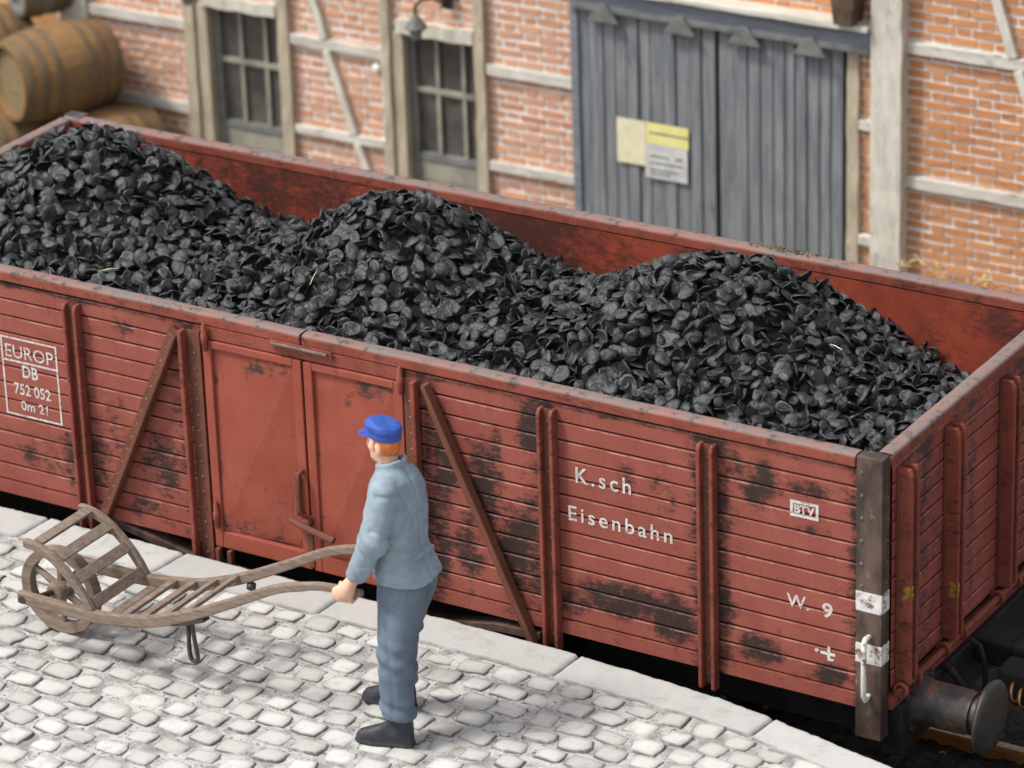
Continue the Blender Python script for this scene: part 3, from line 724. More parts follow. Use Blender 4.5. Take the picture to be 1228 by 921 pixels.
# bottom sills
def strip(nm, x0, x1, y0, y1, z0, z1, mat, soot=.2, parent=wg):
    xs = np.arange(x0, x1+.001, .03)
    prof = [(y1, z0+.002), (y0, z0), (y0, z1), (y1, z1-.001)]
    X = np.repeat(xs[:, None], 4, 1); Y = np.array([[p[0] for p in prof]]*len(xs)); Z = np.array([[p[1] for p in prof]]*len(xs))
    return grid_mesh(nm, X, Y, Z, M[mat], parent, {'soot': soot_side(X, Z)+soot-.2, 'groove': np.zeros_like(X)}, smooth=False, flip=False)
strip('bottom_sill', .03, 2.60, -.012, .02, -.004, .072, 'red', .12, sw)
strip('bottom_sill', 3.96, L-.125, -.012, .02, -.004, .072, 'red', .12, sw)
# posts
def rivets(b, pts, nrm, r=.0085):
    for p in pts: b.dome(p, nrm, r, 1)
def u_post(x, z0=-.10, z1=1.292, y=0., sgn=-1, parent=sw):
    b = MB(); yy = lambda d: y+sgn*d
    def bx(x0, x1, d0, d1, a, c): b.box(x0, x1, min(yy(d0), yy(d1)), max(yy(d0), yy(d1)), a, c)
    bx(x-.05, x+.05, .0135, .020, z0+.02, z1-.005)
    rivets(b, [(x, yy(.020), zz) for zz in np.arange(z0+.08, z1-.04, .095)], (0, sgn, 0))
    o = b.build('side_post', [M['brown_steel'], M['rivet']], parent)
    for s in (-1, 1):
        b = MB(); xa = x+s*.037
        out = [(0, z0), (.056, z0+.0), (.060, z0+.01), (.060, z1-.03), (.050, z1-.006), (.038, z1), (0.0, z1)]
        b.prism([(yy(p), q) for p, q in out], xa-.0115, xa+.0115, 'x'); b.build('flange', M['red_steel'], o, bevel=.006)
    return o
for x in (.75, 1.715, 4.785, 5.725): u_post(x)
for x in (.75, 1.715, 2.5, 3.35, 4.2, 4.785, 5.725): u_post(x, y=W, sgn=1, parent=sf)
# door posts
def door_post(xf, xp, z0=-.14):
    b = MB(); b.box(min(xp)-.0, max(xp), -.026, -.014, z0+.02, 1.29); m_ = sum(xp)/2+.003; rivets(b, [(m_, -.026, zz) for zz in np.arange(-.05, 1.25, .093)], (0, -1, 0), .010)
    o = b.build('door_post', [M['brown_steel'], M['rivet']], sw, bevel=.002)
    b = MB(); b.box(xf-.014, xf+.014, -.078, -.0265, z0, 1.295); b.build('flange', M['red_steel'], o, bevel=.007)
door_post(2.485, (2.50, 2.585)); door_post(3.915+.075, (3.905, 3.975))
# diagonal braces (angle section with rivets)
def brace(xt, zt, xb, zbm, side):
    d = Vector((xb-xt, 0, zbm-zt)); ln = d.length; d.normalize(); nrm = Vector((-d.z, 0, d.x))*side
    P0 = Vector((xt, -.022, zt)); P1 = Vector((xb, -.022, zbm)); c = nrm*.030
    b = MB(); b.sweep([P0+Vector((0, .0, 0)), P1], .007, .038, (0, 1, 0)); n = int(ln/.092); rivets(b, [tuple(P0+(P1-P0)*((i+.5)/n)+nrm*.010-Vector((0, .007, 0))) for i in range(n)], (0, -1, 0), .010)
    o = b.build('diagonal_brace', [M['brown_steel'], M['rivet']], sw, bevel=.002)
    b = MB(); b.sweep([P0-c-Vector((0, .03, 0)), P1-c-Vector((0, .03, 0))], .030, .013, (0, 1, 0)); b.build('flange', M['brown_steel'], o, bevel=.006)
brace(2.425, 1.275, 1.825, .0, -1); brace(4.03, 1.275, 4.66, -.10, -1)
# doors: pressed steel leaves with a diagonal crease
def door(x0, x1, label):
    b = MB(); y = -.012; fz0, fz1 = .0, 1.25; fw = .055
    d = MB(); d.box(x0, x0+fw, y-.014, y+.02, fz0, fz1); d.box(x1-fw, x1, y-.014, y+.02, fz0, fz1)
    d.box(x0+fw, x1-fw, y-.0135, y+.02, fz1-fw*.8, fz1); d.box(x0+fw, x1-fw, y-.0135, y+.02, fz0, fz0+.10)
    o = d.build('side_door', M['door_red'], wg, bevel=.006)
    if label: o['label'] = label
    a0, a1, b0, b1 = x0+fw, x1-fw, fz0+.10, fz1-fw*.8; n = 40
    u_ = np.linspace(0, 1, n); Ux, Vz = np.meshgrid(u_, u_, indexing='ij'); X = a0+(a1-a0)*Ux; Z = b0+(b1-b0)*Vz
    dd = Ux-Vz    # >0 : lower right triangle
    Y = y-.002 + np.where(dd > 0, .050*dd, .012*(-dd)) 
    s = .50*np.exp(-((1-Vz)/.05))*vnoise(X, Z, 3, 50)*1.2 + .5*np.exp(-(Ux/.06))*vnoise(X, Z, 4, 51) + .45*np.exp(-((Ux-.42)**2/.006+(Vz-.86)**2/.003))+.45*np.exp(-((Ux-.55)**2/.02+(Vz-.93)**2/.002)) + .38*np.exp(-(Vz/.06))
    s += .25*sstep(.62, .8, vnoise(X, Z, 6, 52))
    grid_mesh('door_panel', X, Y, Z, M['door_red'], o, {'soot': s, 'groove': np.zeros_like(X)}, smooth=False)
    m_ = MB(); m_.box(x0+.02, x1-.02, .03, .05, .02, 1.25); m_.build('door_back', M['inner'], o)
    return o
dl = door(2.60, 3.248, None); dR = door(3.262, 3.895, None)
MB().box(2.60, 3.895, -.015, .02, 1.256, 1.330).build('door_header', M['red_steel'], wg, bevel=.004)
# hinge barrels
for x, par in ((2.60, dl), (3.90, dR)):
    for z in (1.22, .15):
        MB().lathe([(0, .007), (.015, .015), (.05, .016), (.055, .020), (.10, .020), (.105, .016), (.15, .015), (.165, .007)], (x+(.03 if x < 3 else -.005), -.040, z-.03), (0, 0, 1), 12).build('hinge', M['red_steel'], par, smooth=True)
# keeper strap above the doors
b = MB(); b.box(3.06, 3.46, -.036, -.026, 1.30, 1.345); o = b.build('door_keeper', M['red_steel'], wg, bevel=.008)
MB().tube([(3.08, -.05, 1.333), (3.44, -.05, 1.331)], .010, 8).build('keeper_bar', M['rivet'], o, smooth=True)
# latch
lt = MB(); lt.tube([(3.225, -.03, .60), (3.225, -.075, .59), (3.225, -.08, .57), (3.225, -.08, .38), (3.225, -.05, .35)], .014, 8); lt = lt.build('door_latch', M['brown_steel'], wg, smooth=True)
MB().tube([(3.19, -.045, .58), (3.19, -.045, .33)], .016, 8).build('latch_rod', M['red_steel'], lt, smooth=True)
MB().tube([(3.15, -.06, .300), (3.22, -.08, .290), (3.44, -.08, .245)], [.018, .017, .022], 8).build('latch_handle', M['brown_steel'], lt, smooth=True)
MB().lathe([(0, .03), (.05, .03), (.055, .02)], (3.25, -.02, .300), (0, -1, 0), 12).build('latch_boss', M['brown_steel'], lt, smooth=True)
MB().box(3.23, 3.27, -.035, -.02, .02, .22).build('latch_plate', M['brown_steel'], lt, bevel=.004)
for x in (2.62, 2.70, 3.86, 3.94):
    MB().box(x-.014, x+.014, -.045, -.01, -.13, -.006).build('step_bracket', M['brown_steel'], wg, bevel=.004)
# corner posts
def corner(x0, x1, y0, y1, sx, sy, nm='corner_post', rv=False):
    b = MB(); b.box(x0, x1, y0, y1, -.158, 1.408)
    if rv: rivets(b, [(L-.098, -.034, z) for z in np.arange(.70, 1.35, .125)], (0, -1, 0), .011); rivets(b, [(L+.012, .022, z) for z in np.arange(.72, 1.3, .118)], (1, 0, 0), .009)
    return b.build(nm, [M['post'], M['rivet']], wg, bevel=.004)
cp = corner(L-.130, L+.012, -.034, .055, 1, -1, rv=True)
corner(-.012, .12, -.034, .055, -1, -1); corner(L-.12, L+.012, W-.055, W+.03, 1, 1); corner(-.012, .12, W-.055, W+.03, -1, 1)
for z in (.615, .325):
    b = MB(); b.box(L-.131, L+.0145, -.0365, .053, z-.055, z+.055); b.build('white_band', M['white_mark'], cp, bevel=.003)
MB().tube([(L-.055, -.034, .425), (L-.055, -.075, .43), (L-.058, -.088, .405), (L-.058, -.088, .11), (L-.055, -.075, .085), (L-.055, -.034, .09)], .0145, 10).build('grab_handle', M['white_mark'], cp, smooth=True)
# end posts
def end_post(y, z0=.10, z1=1.30):
    b = MB(); b.box(L+.006, L+.02, y-.05, y+.05, z0+.02, z1-.005); o = b.build('end_post', M['brown_steel'], er)
    for s in (-1, 1):
        ya = y+s*.034; out = [(0, z0), (.085, z0), (.09, z0+.02), (.09, z1-.03), (.075, z1), (0, z1)]
        MB().prism([(L+p, q) for p, q in out], ya-.013, ya+.013, 'y').build('flange', M['red_steel'], o, bevel=.006)
    return o
eps = [end_post(y) for y in (.19, .735, 1.40, 2.03)]
for o, y, z in ((eps[0], .156, .62), (eps[1], .701, .40)):
    b = MB()
    for q in range(9):
        zz = z+random.gauss(0, .020); b.lathe([(0, .012), (.0008+.0002*q, .008)], (L+.089+.0002*q, y+random.uniform(-.006, .006), zz), (1, 0, 0), 7)
        b.lathe([(0, .013), (.0006+.0002*q, .010)], (L+.062+random.uniform(-.012, .014), y-.0132, zz), (0, -1, 0), 9)
    b.build('paint_dab', M['yellow'], o)
# hinge bar along the foot of the end wall
br = MB().tube([(L+.05, .10, .075), (L+.05, W-.1, .075)], .018, 8).build('end_bar', M['red_steel'], er, smooth=True)
for y in (.12, .28, .62, .83, 1.28, 1.50, 1.95, 2.13):
    pts = [(L+.05+.035*math.cos(a), y, .075+.035*math.sin(a)) for a in np.linspace(0, 2*math.pi, 13)[:-1]]
    MB().tube(pts, .011, 6, closed=True).build('bar_ring', M['red_steel'], br, smooth=True)
b = MB(); b.box(L-.02, L+.03, .06, W-.06, -.02, .045); b.build('end_sill', M['red_steel'], er, bevel=.005)
# underframe
b = MB(); b.box(.02, L-.06, .30, .38, -.33, -.002); b.box(.02, L-.06, W-.38, W-.30, -.33, -.002)
for x in (1.2, 2.4, 3.35, 4.3, 5.5): b.box(x-.04, x+.04, .385, W-.385, -.25, -.004)
uf = b.build('underframe', M['black'], wg, bevel=.006)
MB().box(L-.055, L+.06, .11, W-.11, -.30, -.022).build('headstock', M['black'], wg, bevel=.008)
MB().box(-.06, .055, .11, W-.11, -.30, -.022).build('headstock', M['black'], wg, bevel=.008)
b = MB(); b.sweep([(1.80, .02, -.0), (2.05, .03, -.055), (2.45, .06, -.155), (2.75, .06, -.19), (3.8, .06, -.19), (4.1, .06, -.15), (4.42, .03, -.075), (4.70, .02, -.06)], .045, .022, (0, 1, 0))
b.build('truss_bar', M['post'], uf, bevel=.003)
b = MB()
for x in (.9, 2.0, 4.6, 5.8): b.box(x-.03, x+.03, .07, .29, -.05, -.006)
b.build('floor_bracket', M['brown_steel'], uf, bevel=.004)
# wheelsets and axle guards
for x in (1.55, L-1.55):
    ws = MB().tube([(x, W/2-.9, RZ+.40), (x, W/2+.9, RZ+.40)], .06, 14).build('wheelset', M['black'], wg, smooth=True)
    for s in (-1, 1):
        yc = W/2+s*.645
        MB().lathe([(-.055, .43), (-.03, .43), (-.028, .40), (.055, .398), (.056, .34), (.02, .33), (.015, .12), (.05, .11), (.05, .06)], (x, yc, RZ+.40), (0, s, 0), 40).build('wheel', M['buffer'], ws, smooth=True)
    for yc in (W/2-.85, W/2+.85):
        MB().prism([(x-.45, -.30), (x+.45, -.30), (x+.14, -.62), (x+.10, -.95), (x-.10, -.95), (x-.14, -.62)], yc-.012, yc+.012).build('axle_guard', M['black'], wg)
        MB().box(x-.09, x+.09, yc-.10, yc+.06, -.82, -.60).build('axle_box', M['black'], wg, bevel=.02)
        b = MB()
        for i in range(6): b.box(x-.50+i*.06, x+.50-i*.06, yc-.045, yc-.013, -.36-i*.022-.02, -.36-i*.022)
        b.build('leaf_spring', M['black'], wg)
# buffers
def buffer(y, e=1):
    x0 = L+.03 if e > 0 else -.03; z = -.085
    bs = MB().lathe([(0, .150), (.03, .150), (.032, .128), (.09, .120), (.30, .118), (.31, .112), (.335, .112), (.336, .096), (.395, .094)], (x0, y, z), (e, 0, 0), 32).build('buffer', M['buffer'], wg, smooth=True)
    MB().lathe([(.385, .10), (.392, .172), (.40, .190), (.410, .197), (.422, .198), (.432, .190), (.440, .16), (.444, .08), (.445, .01)], (x0, y, z), (e, 0, 0), 48).build('buffer_head', M['buffer_head'], bs, smooth=True)
    b = MB()
    for a in range(4):
        an = math.pi/4+a*math.pi/2; b.lathe([(.02, .018), (.045, .018)], (x0, y+.155*math.cos(an), z+.155*math.sin(an)), (e, 0, 0), 6)
    b.build('bolt', M['buffer'], bs)
for e in (1, -1):
    for y in (.335, W-.335): buffer(y, e)
# drawgear: black coupler box, hook and copper spring
cg = MB().box(L+.03, L+.30, .98, 1.26, -.17, -.02).build('coupler', M['black'], wg, bevel=.015)
MB().box(L+.28, L+.52, .93, 1.10, -.15, .015).build('coupler_head', M['black'], cg, bevel=.02)
MB().prism([(L+.30, -.02), (L+.45, -.02), (L+.62, -.10), (L+.64, -.26), (L+.55, -.30), (L+.42, -.22), (L+.30, -.18)], .72, .90).build('coupler_hook', M['black'], cg, bevel=.02)
pts = [(L+.47+.05*math.cos(a), .70-.018*a/3+.05, -.12+.05*math.sin(a)) for a in np.linspace(0, 2*math.pi*7, 7*14)]
pts = [(L+.40+.022*a/3, .68+.04*math.cos(a), -.10-.012*a/3+.04*math.sin(a)) for a in np.linspace(0, 2*math.pi*8, 8*14)]
MB().tube(pts, .008, 6).build('coupler_spring', M['copper'], cg, smooth=True)
MB().tube([(L+.05, .62, -.02), (L+.10, .60, -.02), (L+.16, .60, -.09), (L+.18, .60, -.30)], .02, 8).build('brake_hose', M['black'], wg, smooth=True)
MB().tube([(L+.08, .88, .02), (L+.14, .87, .0), (L+.18, .85, -.08), (L+.19, .84, -.30), (L+.16, .84, -.42)], .014, 8).build('lever', M['black'], wg, smooth=True)

# lettering
def text(body, x0, x1, z0, z1, parent=sw, y=-.0025, bold=0.0, sp=1.0):
    cu = bpy.data.curves.new('lettering', 'FONT'); cu.body = body; cu.size = 1; cu.offset = bold; cu.resolution_u = 3; cu.space_character = sp
    to = bpy.data.objects.new('tmp', cu); S.collection.objects.link(to)
    bpy.context.view_layer.update()
    me = bpy.data.meshes.new_from_object(to.evaluated_get(bpy.context.evaluated_depsgraph_get()))
    bpy.data.objects.remove(to)
    co = np.empty(len(me.vertices)*3, np.float32); me.vertices.foreach_get('co', co); co = co.reshape(-1, 3)
    mn, mx = co.min(0), co.max(0); n = np.zeros_like(co)
    o0 = wloc(parent)
    n[:, 0] = x0+(co[:, 0]-mn[0])/(mx[0]-mn[0])*(x1-x0)-o0.x; n[:, 2] = z0+(co[:, 1]-mn[1])/(mx[1]-mn[1])*(z1-z0)-o0.z; n[:, 1] = y-o0.y
    me.vertices.foreach_set('co', n.ravel()); me.name = 'lettering'; me.materials.clear(); me.materials.append(M['lettering']); me.update()
    o = bpy.data.objects.new('lettering', me); S.collection.objects.link(o); o.parent = parent; return o
text('EUROP', 1.195, 1.535, .865, .945)
text('DB', 1.305, 1.415, .752, .828, bold=.02); text('752 052', 1.235, 1.495, .64, .71, bold=.012); text('0m 21', 1.275, 1.465, .545, .605, bold=.015)
b = MB()
def frame(b, x0, x1, z0, z1, t, y=-.0025):
    for a, c, p, q in ((x0, x1, z1-t, z1), (x0, x1, z0, z0+t), (x0, x0+t, z0+t, z1-t), (x1-t, x1, z0+t, z1-t)):
        b.box(a, c, y-.0004, y, p, q)
frame(b, 1.165, 1.563, .505, .990, .011); b.box(1.176, 1.552, -.0029, -.0025, .838, .850)
b.build('lettering_frame', M['lettering'], sw)
text('K.sch', 4.935, 5.265, .890, .982, bold=.012, sp=1.3)
text('Eisenbahn', 4.885, 5.505, .665, .752, bold=.012, sp=1.3)
b = MB(); frame(b, 6.185, 6.345, .985, 1.075, .016); b.build('lettering_frame', M['lettering'], sw); text('BTV', 6.207, 6.323, 1.006, 1.054, bold=.035)
text('W.', 6.165, 6.29, .47, .545, bold=.01); text('9', 6.365, 6.425, .455, .540, bold=.02)
b = MB(); b.box(6.355, 6.44, -.0029, -.0025, .245, .262); b.box(6.395, 6.412, -.0034, -.003, .215, .295); b.box(6.412, 6.432, -.0034, -.003, .215, .230); b.lathe([(0, .012), (.0005, .012)], (6.335, -.0025, .26), (0, -1, 0), 10)
b.build('lettering', M['lettering'], sw)

# ------------------------------------------------------------------ coal
def heap(x, y):
    base = np.interp(y, [0, .1, .5, 1.0, 1.4, 1.75, 2.15, 2.3], [1.24, 1.26, 1.31, 1.32, 1.23, 1.08, .93, .9])
    base = base - .16*sstep(5.7, 6.6, x)*sstep(.9, 2., y) + .03*sstep(6.2, 6.6, x)*sstep(1., .5, y) - .22*sstep(.7, .1, x)*sstep(.8, 1.9, y)
    z = base
    for xi, a, sx in ((.94, .48, .66), (3.14, .46, .62), (5.18, .48, .74)):
        z = z + a*np.exp(-((x-xi)/sx)**2)*np.exp(-((y-1.30)/.92)**2)
    return z + .05*(vnoise(x, y, 2.3, 60)-.5) + .04*(vnoise(x, y, 6, 61)-.5)
xs = np.arange(.08, L-.07, .03); ys = np.arange(.08, W-.07, .03); XX, YY = np.meshgrid(xs, ys, indexing='ij')
o = grid_mesh('coal_dust', XX, YY, heap(XX, YY)-.045, M['coal_dust']); tag(o, 'black coal dust filling the gaps under the flakes in the wagon', 'coal dust', kind='stuff')
# flake shapes: cupped, crumpled shells with a rim
def flake(k):
    r = np.random.default_rng(100+k); seg, rings = 14, 4
    a = np.linspace(0, 2*np.pi, seg, endpoint=False); e = 1+r.uniform(.0, .17)
    rad = 1 + r.uniform(.03, .12)*np.cos(2*a+r.uniform(0, 6)) + r.uniform(.02, .10)*np.cos(3*a+r.uniform(0, 6)) + r.normal(0, .045, seg)
    dome = r.uniform(.10, .32)*(1 if r.random() < .62 else -1); fold = r.uniform(-.38, .38); fa = r.uniform(0, 3.14)
    top = [(0, 0, dome)]; 
    V = []
    for s in (1, -1):
        for j in range(1, rings+1):
            t = j/rings*(1 if s > 0 else .93)
            for i in range(seg):
                x = math.cos(a[i])*rad[i]*t*e; y = math.sin(a[i])*rad[i]*t/e
                z = dome*(1-t*t) + fold*abs(x*math.cos(fa)+y*math.sin(fa))*.6
                z += .07*math.sin(4.1*x+k)*math.cos(3.7*y+k*2) + (.05 if t > .9 else 0)*(1 if dome < 0 else -.6)
                V.append((x, y, z + (0 if s > 0 else -.13)))
    V = np.array(V); V[:, 2] += r.normal(0, .026, len(V))
    n = seg*rings; V = np.vstack([V, [[0, 0, dome+r.normal(0, .04)], [0, 0, dome-.13]]]); ct, cb = 2*n, 2*n+1
    F = []
    for i in range(seg):
        j = (i+1) % seg
        F.append((ct, i, j, j)); F.append((cb, n+j, n+i, n+i))
        for q in range(rings-1):
            F.append((q*seg+i, (q+1)*seg+i, (q+1)*seg+j, q*seg+j)); F.append((n+q*seg+j, n+(q+1)*seg+j, n+(q+1)*seg+i, n+q*seg+i))
        F.append(((rings-1)*seg+i, n+(rings-1)*seg+i, n+(rings-1)*seg+j, (rings-1)*seg+j))
    T = []
    for f in F:
        if f[2] == f[3]: T.append(f[:3])
        else: T.append((f[0], f[1], f[2])); T.append((f[0], f[2], f[3]))
    return V, np.array(T)
FL = [flake(k) for k in range(36)]
P = []
for layer, (sp, dz) in enumerate(((.069, .0), (.064, -.060))):
    gx = np.arange(.11, L-.10, sp); gy = np.arange(.11, W-.10, sp)
    for x_ in gx:
        for y_ in gy:
            x1 = x_+rng.normal(0, sp*.35); y1 = y_+rng.normal(0, sp*.35)
            x1 = min(max(x1, .125), L-.125); y1 = min(max(y1, .125), W-.125)
            P.append((x1, y1, dz+rng.normal(0, .012), layer))
P = np.array(P); hz = heap(P[:, 0], P[:, 1]); e_ = .02
nx = -(heap(P[:, 0]+e_, P[:, 1])-heap(P[:, 0]-e_, P[:, 1]))/(2*e_); ny_ = -(heap(P[:, 0], P[:, 1]+e_)-heap(P[:, 0], P[:, 1]-e_))/(2*e_)
nF = len(P); sizes = np.clip(rng.normal(.0440, .0065, nF), .028, .060)
sizes[rng.random(nF) < .12] *= .7
mats = []
for i in range(nF):
    n_ = Vector((nx[i], ny_[i], 1)).normalized()
    n_ = (n_ + Vector(rng.normal(0, .68, 3))).normalized()
    q_ = n_.to_track_quat('Z', 'Y').to_matrix() @ Matrix.Rotation(rng.uniform(0, 6.28), 3, 'Z')
    mats.append(np.array(q_))
mats = np.array(mats); pos = np.stack([P[:, 0], P[:, 1], hz+P[:, 2]+.012], -1)
kind = rng.integers(0, len(FL), nF); tone = rng.beta(2, 2.2, nF)
C0 = np.array(cam.location); dist = np.linalg.norm(pos-C0, axis=1)
vis = (P[:, 3] == 0) & (sizes > .041) & (pos[:, 1] > .20) & (pos[:, 0] < L-.15)
order = np.argsort(np.where(vis, dist - sizes*30, 1e9))[:300]
is_big = np.zeros(nF, bool); is_big[order] = True
CO = []; Q = []; TO = []; nv = 0
for k, (V, F) in enumerate(FL):
    idx = np.where((kind == k) & ~is_big)[0]
    if not len(idx): continue
    co = np.einsum('nij,vj->nvi', mats[idx]*sizes[idx][:, None, None], V) + pos[idx][:, None, :]
    f = F[None]+(np.arange(len(idx))*len(V))[:, None, None]+nv
    CO.append(co.reshape(-1, 3)); Q.append(f.reshape(-1, 3)); TO.append(np.repeat(tone[idx], len(V))); nv += co.shape[0]*co.shape[1]
o = np_mesh('coal_heap', np.concatenate(CO), np.concatenate(Q), M['coal'], atts={'tone': np.concatenate(TO)}, smooth=True)
tag(o, 'black cupped coal flakes heaped in three mounds across the wagon', 'coal', kind='stuff')
base_me = [np_mesh('coal_piece', V*.05, F, M['coal'], atts={'tone': np.full(len(V), tone[k])}, smooth=True, link=False) for k, (V, F) in enumerate(FL)]
for i in order:
    o = bpy.data.objects.new('coal_piece', base_me[kind[i]]); S.collection.objects.link(o)
    o.matrix_world = Matrix.Translation(Vector(pos[i])) @ Matrix(mats[i].tolist()).to_4x4() @ Matrix.Scale(float(sizes[i])/.05, 4)
    tag(o, 'single black cupped coal flake on top of the heap near the right end', 'coal', 'coal pieces on the near slope of the heap')

# pale splinters and a clump of moss
def splinter(x, y, a, l, label):
    z = float(heap(np.array([x]), np.array([y]))[0])+.055; d = Vector((math.cos(a), math.sin(a), .15))*l/2; c = Vector((x, y, z))
    tag(MB().tube([c-d, c+Vector((0, 0, .006)), c+d], [.0015, .0026, .0015], 5).build('straw', M['paper_cream']), label, 'straw', 'straws lying on the coal')
splinter(5.95, .95, -.6, .16, 'pale straw lying on the coal near the right end of the wagon')
splinter(3.05, .42, 1.9, .14, 'pale straw lying on the coal above the wagon doors')
splinter(1.75, .28, .5, .12, 'pale straw lying on the coal at the left, by the near rail')
b = MB()
for q in range(60):
    c = Vector((5.02+random.gauss(0, .10), W-.03+random.gauss(0, .016), 1.402+abs(random.gauss(0, .008)))); d = Vector((random.uniform(-1, 1), random.uniform(-1, 1), random.uniform(0, 1)))*.018
    b.tube([c, c+d], [.005, .003], 4)
tag(b.build('moss_clump', M['moss']), 'small brown moss clump on the far top rail behind the right coal mound', 'moss', kind='stuff')

# ------------------------------------------------------------------ wheelbarrow
wb = things('wheelbarrow', 'weathered wooden slatted wheelbarrow with one spoked wheel, held by the man', 'wheelbarrow', (3.2, -1.21, PZ))
YN, YF = -1.45, -.975; WC = -1.20
def smooth_pts(pts, n=6):
    P = [Vector(p) for p in pts]; out = []
    for i in range(len(P)-1):
        p0 = P[max(i-1, 0)]; p1 = P[i]; p2 = P[i+1]; p3 = P[min(i+2, len(P)-1)]
        for k in range(n):
            t = k/n; out.append(.5*((2*p1)+(-p0+p2)*t+(2*p0-5*p1+4*p2-p3)*t*t+(-p0+3*p1-3*p2+p3)*t**3))
    out.append(P[-1]); return out
shp = [(2.36, .275), (2.60, .272), (2.86, .275), (3.05, .300), (3.24, .338), (3.50, .440), (3.77, .575), (4.03, .710), (4.20, .765), (4.33, .795), (4.56, .810)]
for Y in (YN, YF):
    s = 1 if Y == YN else -1
    pts = smooth_pts([(x, Y + s*.02*(x-3.2)*0, z) for x, z in shp]); n = len(pts)
    hh = [.031*(1-.45*max(0, (p.x-3.3)/1.3)) * (1.05 if p.x < 2.9 else 1) for p in pts]
    hw = [.022 if p.x < 4.2 else .018 for p in pts]
    MB().sweep(pts, hw, hh, (0, 1, 0)).build('shaft', M['wood_grey'], wb, bevel=.008)
    arc = smooth_pts([(2.43, .605), (2.50, .597), (2.60, .560), (2.71, .475), (2.80, .370), (2.865, .235)][0:6])
    arc = [Vector((p[0], Y, p[1])) for p in [(q.x, q.y) if False else (q[0], q[1]) for q in [(v.x, v.y) for v in smooth_pts([(a, c, 0) for a, c in [(2.43, .605), (2.50, .600), (2.60, .562), (2.71, .475), (2.80, .370), (2.865, .25)]])]]]
    MB().sweep(arc, .019, .0225, (0, 1, 0)).build('curved_side', M['wood_grey'], wb, bevel=.008)
def slat(p, hw, hh, tilt, y0, y1):
    c, s_ = math.cos(tilt), math.sin(tilt); ex = Vector((c, 0, s_)); b = MB()
    b.sweep([(p[0], y0, p[1]), (p[0]+.002, (y0+y1)/2, p[1]+.002), (p[0], y1, p[1])], hh, hw, (-s_, 0, c)); return b
for x, z, t in ((2.505, .600, -.15), (2.635, .540, -.55), (2.745, .440, -.80), (2.835, .315, -1.0)):
    slat((x, z+.014), .031, .009, t, YN+.025, YF-.025).build('rack_slat', M['wood_grey'], wb, bevel=.004)
slat((2.90, .245), .024, .011, -.2, YN+.02, YF-.02).build('cross_bar', M['wood_grey'], wb, bevel=.004)
for x in (3.04, 3.17, 3.31, 3.45):
    z = np.interp(x, [a for a, c in shp], [c for a, c in shp]); sl = (np.interp(x+.05, [a for a, c in shp], [c for a, c in shp])-z)/.05
    slat((x, z+.016), .026, .010, math.atan(sl), YN+.02, YF-.02).build('bed_slat', M['wood_grey'], wb, bevel=.004)
# wheel
cx_, cz_ = 2.445, PZ+.245+.008
rim = MB(); n = 40; vs = []
for k in range(n):
    a = 2*math.pi*k/n
    for rr, yy in ((.245, -.032), (.247, 0), (.245, .032), (.193, .026), (.193, -.026)): vs.append((cx_+rr*math.cos(a), WC+yy, cz_+rr*math.sin(a)))
rim.add(vs, [(5*k+i, 5*k+(i+1) % 5, 5*((k+1) % n)+(i+1) % 5, 5*((k+1) % n)+i) for k in range(n) for i in range(5)])
wh = rim.build('wheel', M['wood_grey'], wb, smooth=True, auto=30)
MB().lathe([(-.075, .035), (-.07, .05), (-.03, .062), (.03, .062), (.07, .05), (.075, .035)], (cx_, WC, cz_), (0, 1, 0), 16).build('hub', M['wood_grey'], wh, smooth=True)
for k in range(6):
    a = math.pi/6+k*math.pi/3; p0 = (cx_+.05*math.cos(a), WC, cz_+.05*math.sin(a)); p1 = (cx_+.205*math.cos(a), WC, cz_+.205*math.sin(a))
    MB().tube([p0, ((p0[0]+p1[0])/2, WC, (p0[2]+p1[2])/2), p1], [.022, .018, .013], 8).build('spoke', M['wood_grey'], wh, smooth=True)
MB().tube([(2.42, YN-.012, .262), (cx_, WC, cz_), (2.42, YF+.012, .262)], .017, 10).build('axle', M['iron'], wb, smooth=True)
for Y in (YN, YF):
    MB().lathe([(-.026, .022), (.026, .022)], (2.395, Y, .268), (0, 1, 0), 12).build('axle_plate', M['iron'], wb, smooth=True)
# iron legs: a strap bent to a loop
for Y in (YN+.01,):
    x0 = 3.47; zt = .40 
    pts = smooth_pts([(x0-.012, Y, zt), (x0-.014, Y, .32), (x0-.016, Y, .22), (x0-.008, Y, .172), (x0+.014, Y, .160), (x0+.034, Y, .185), (x0+.020, Y, .29), (x0+.01, Y, zt)])
    lg = MB().tube(pts, .012, 8).build('leg', M['iron'], wb, smooth=True)
    MB().sweep([(x0-.11, Y-.002, zt-.045), (x0, Y-.002, zt-.014), (x0+.11, Y-.002, zt+.030)], .026, .011).build('leg_plate', M['iron'], lg, bevel=.004)
MB().lathe([(-.028, .012), (0, .03), (.028, .012)], (3.53, YF+.00, .395), (0, 1, 0), 10).build('bolt', M['iron'], wb, smooth=True)

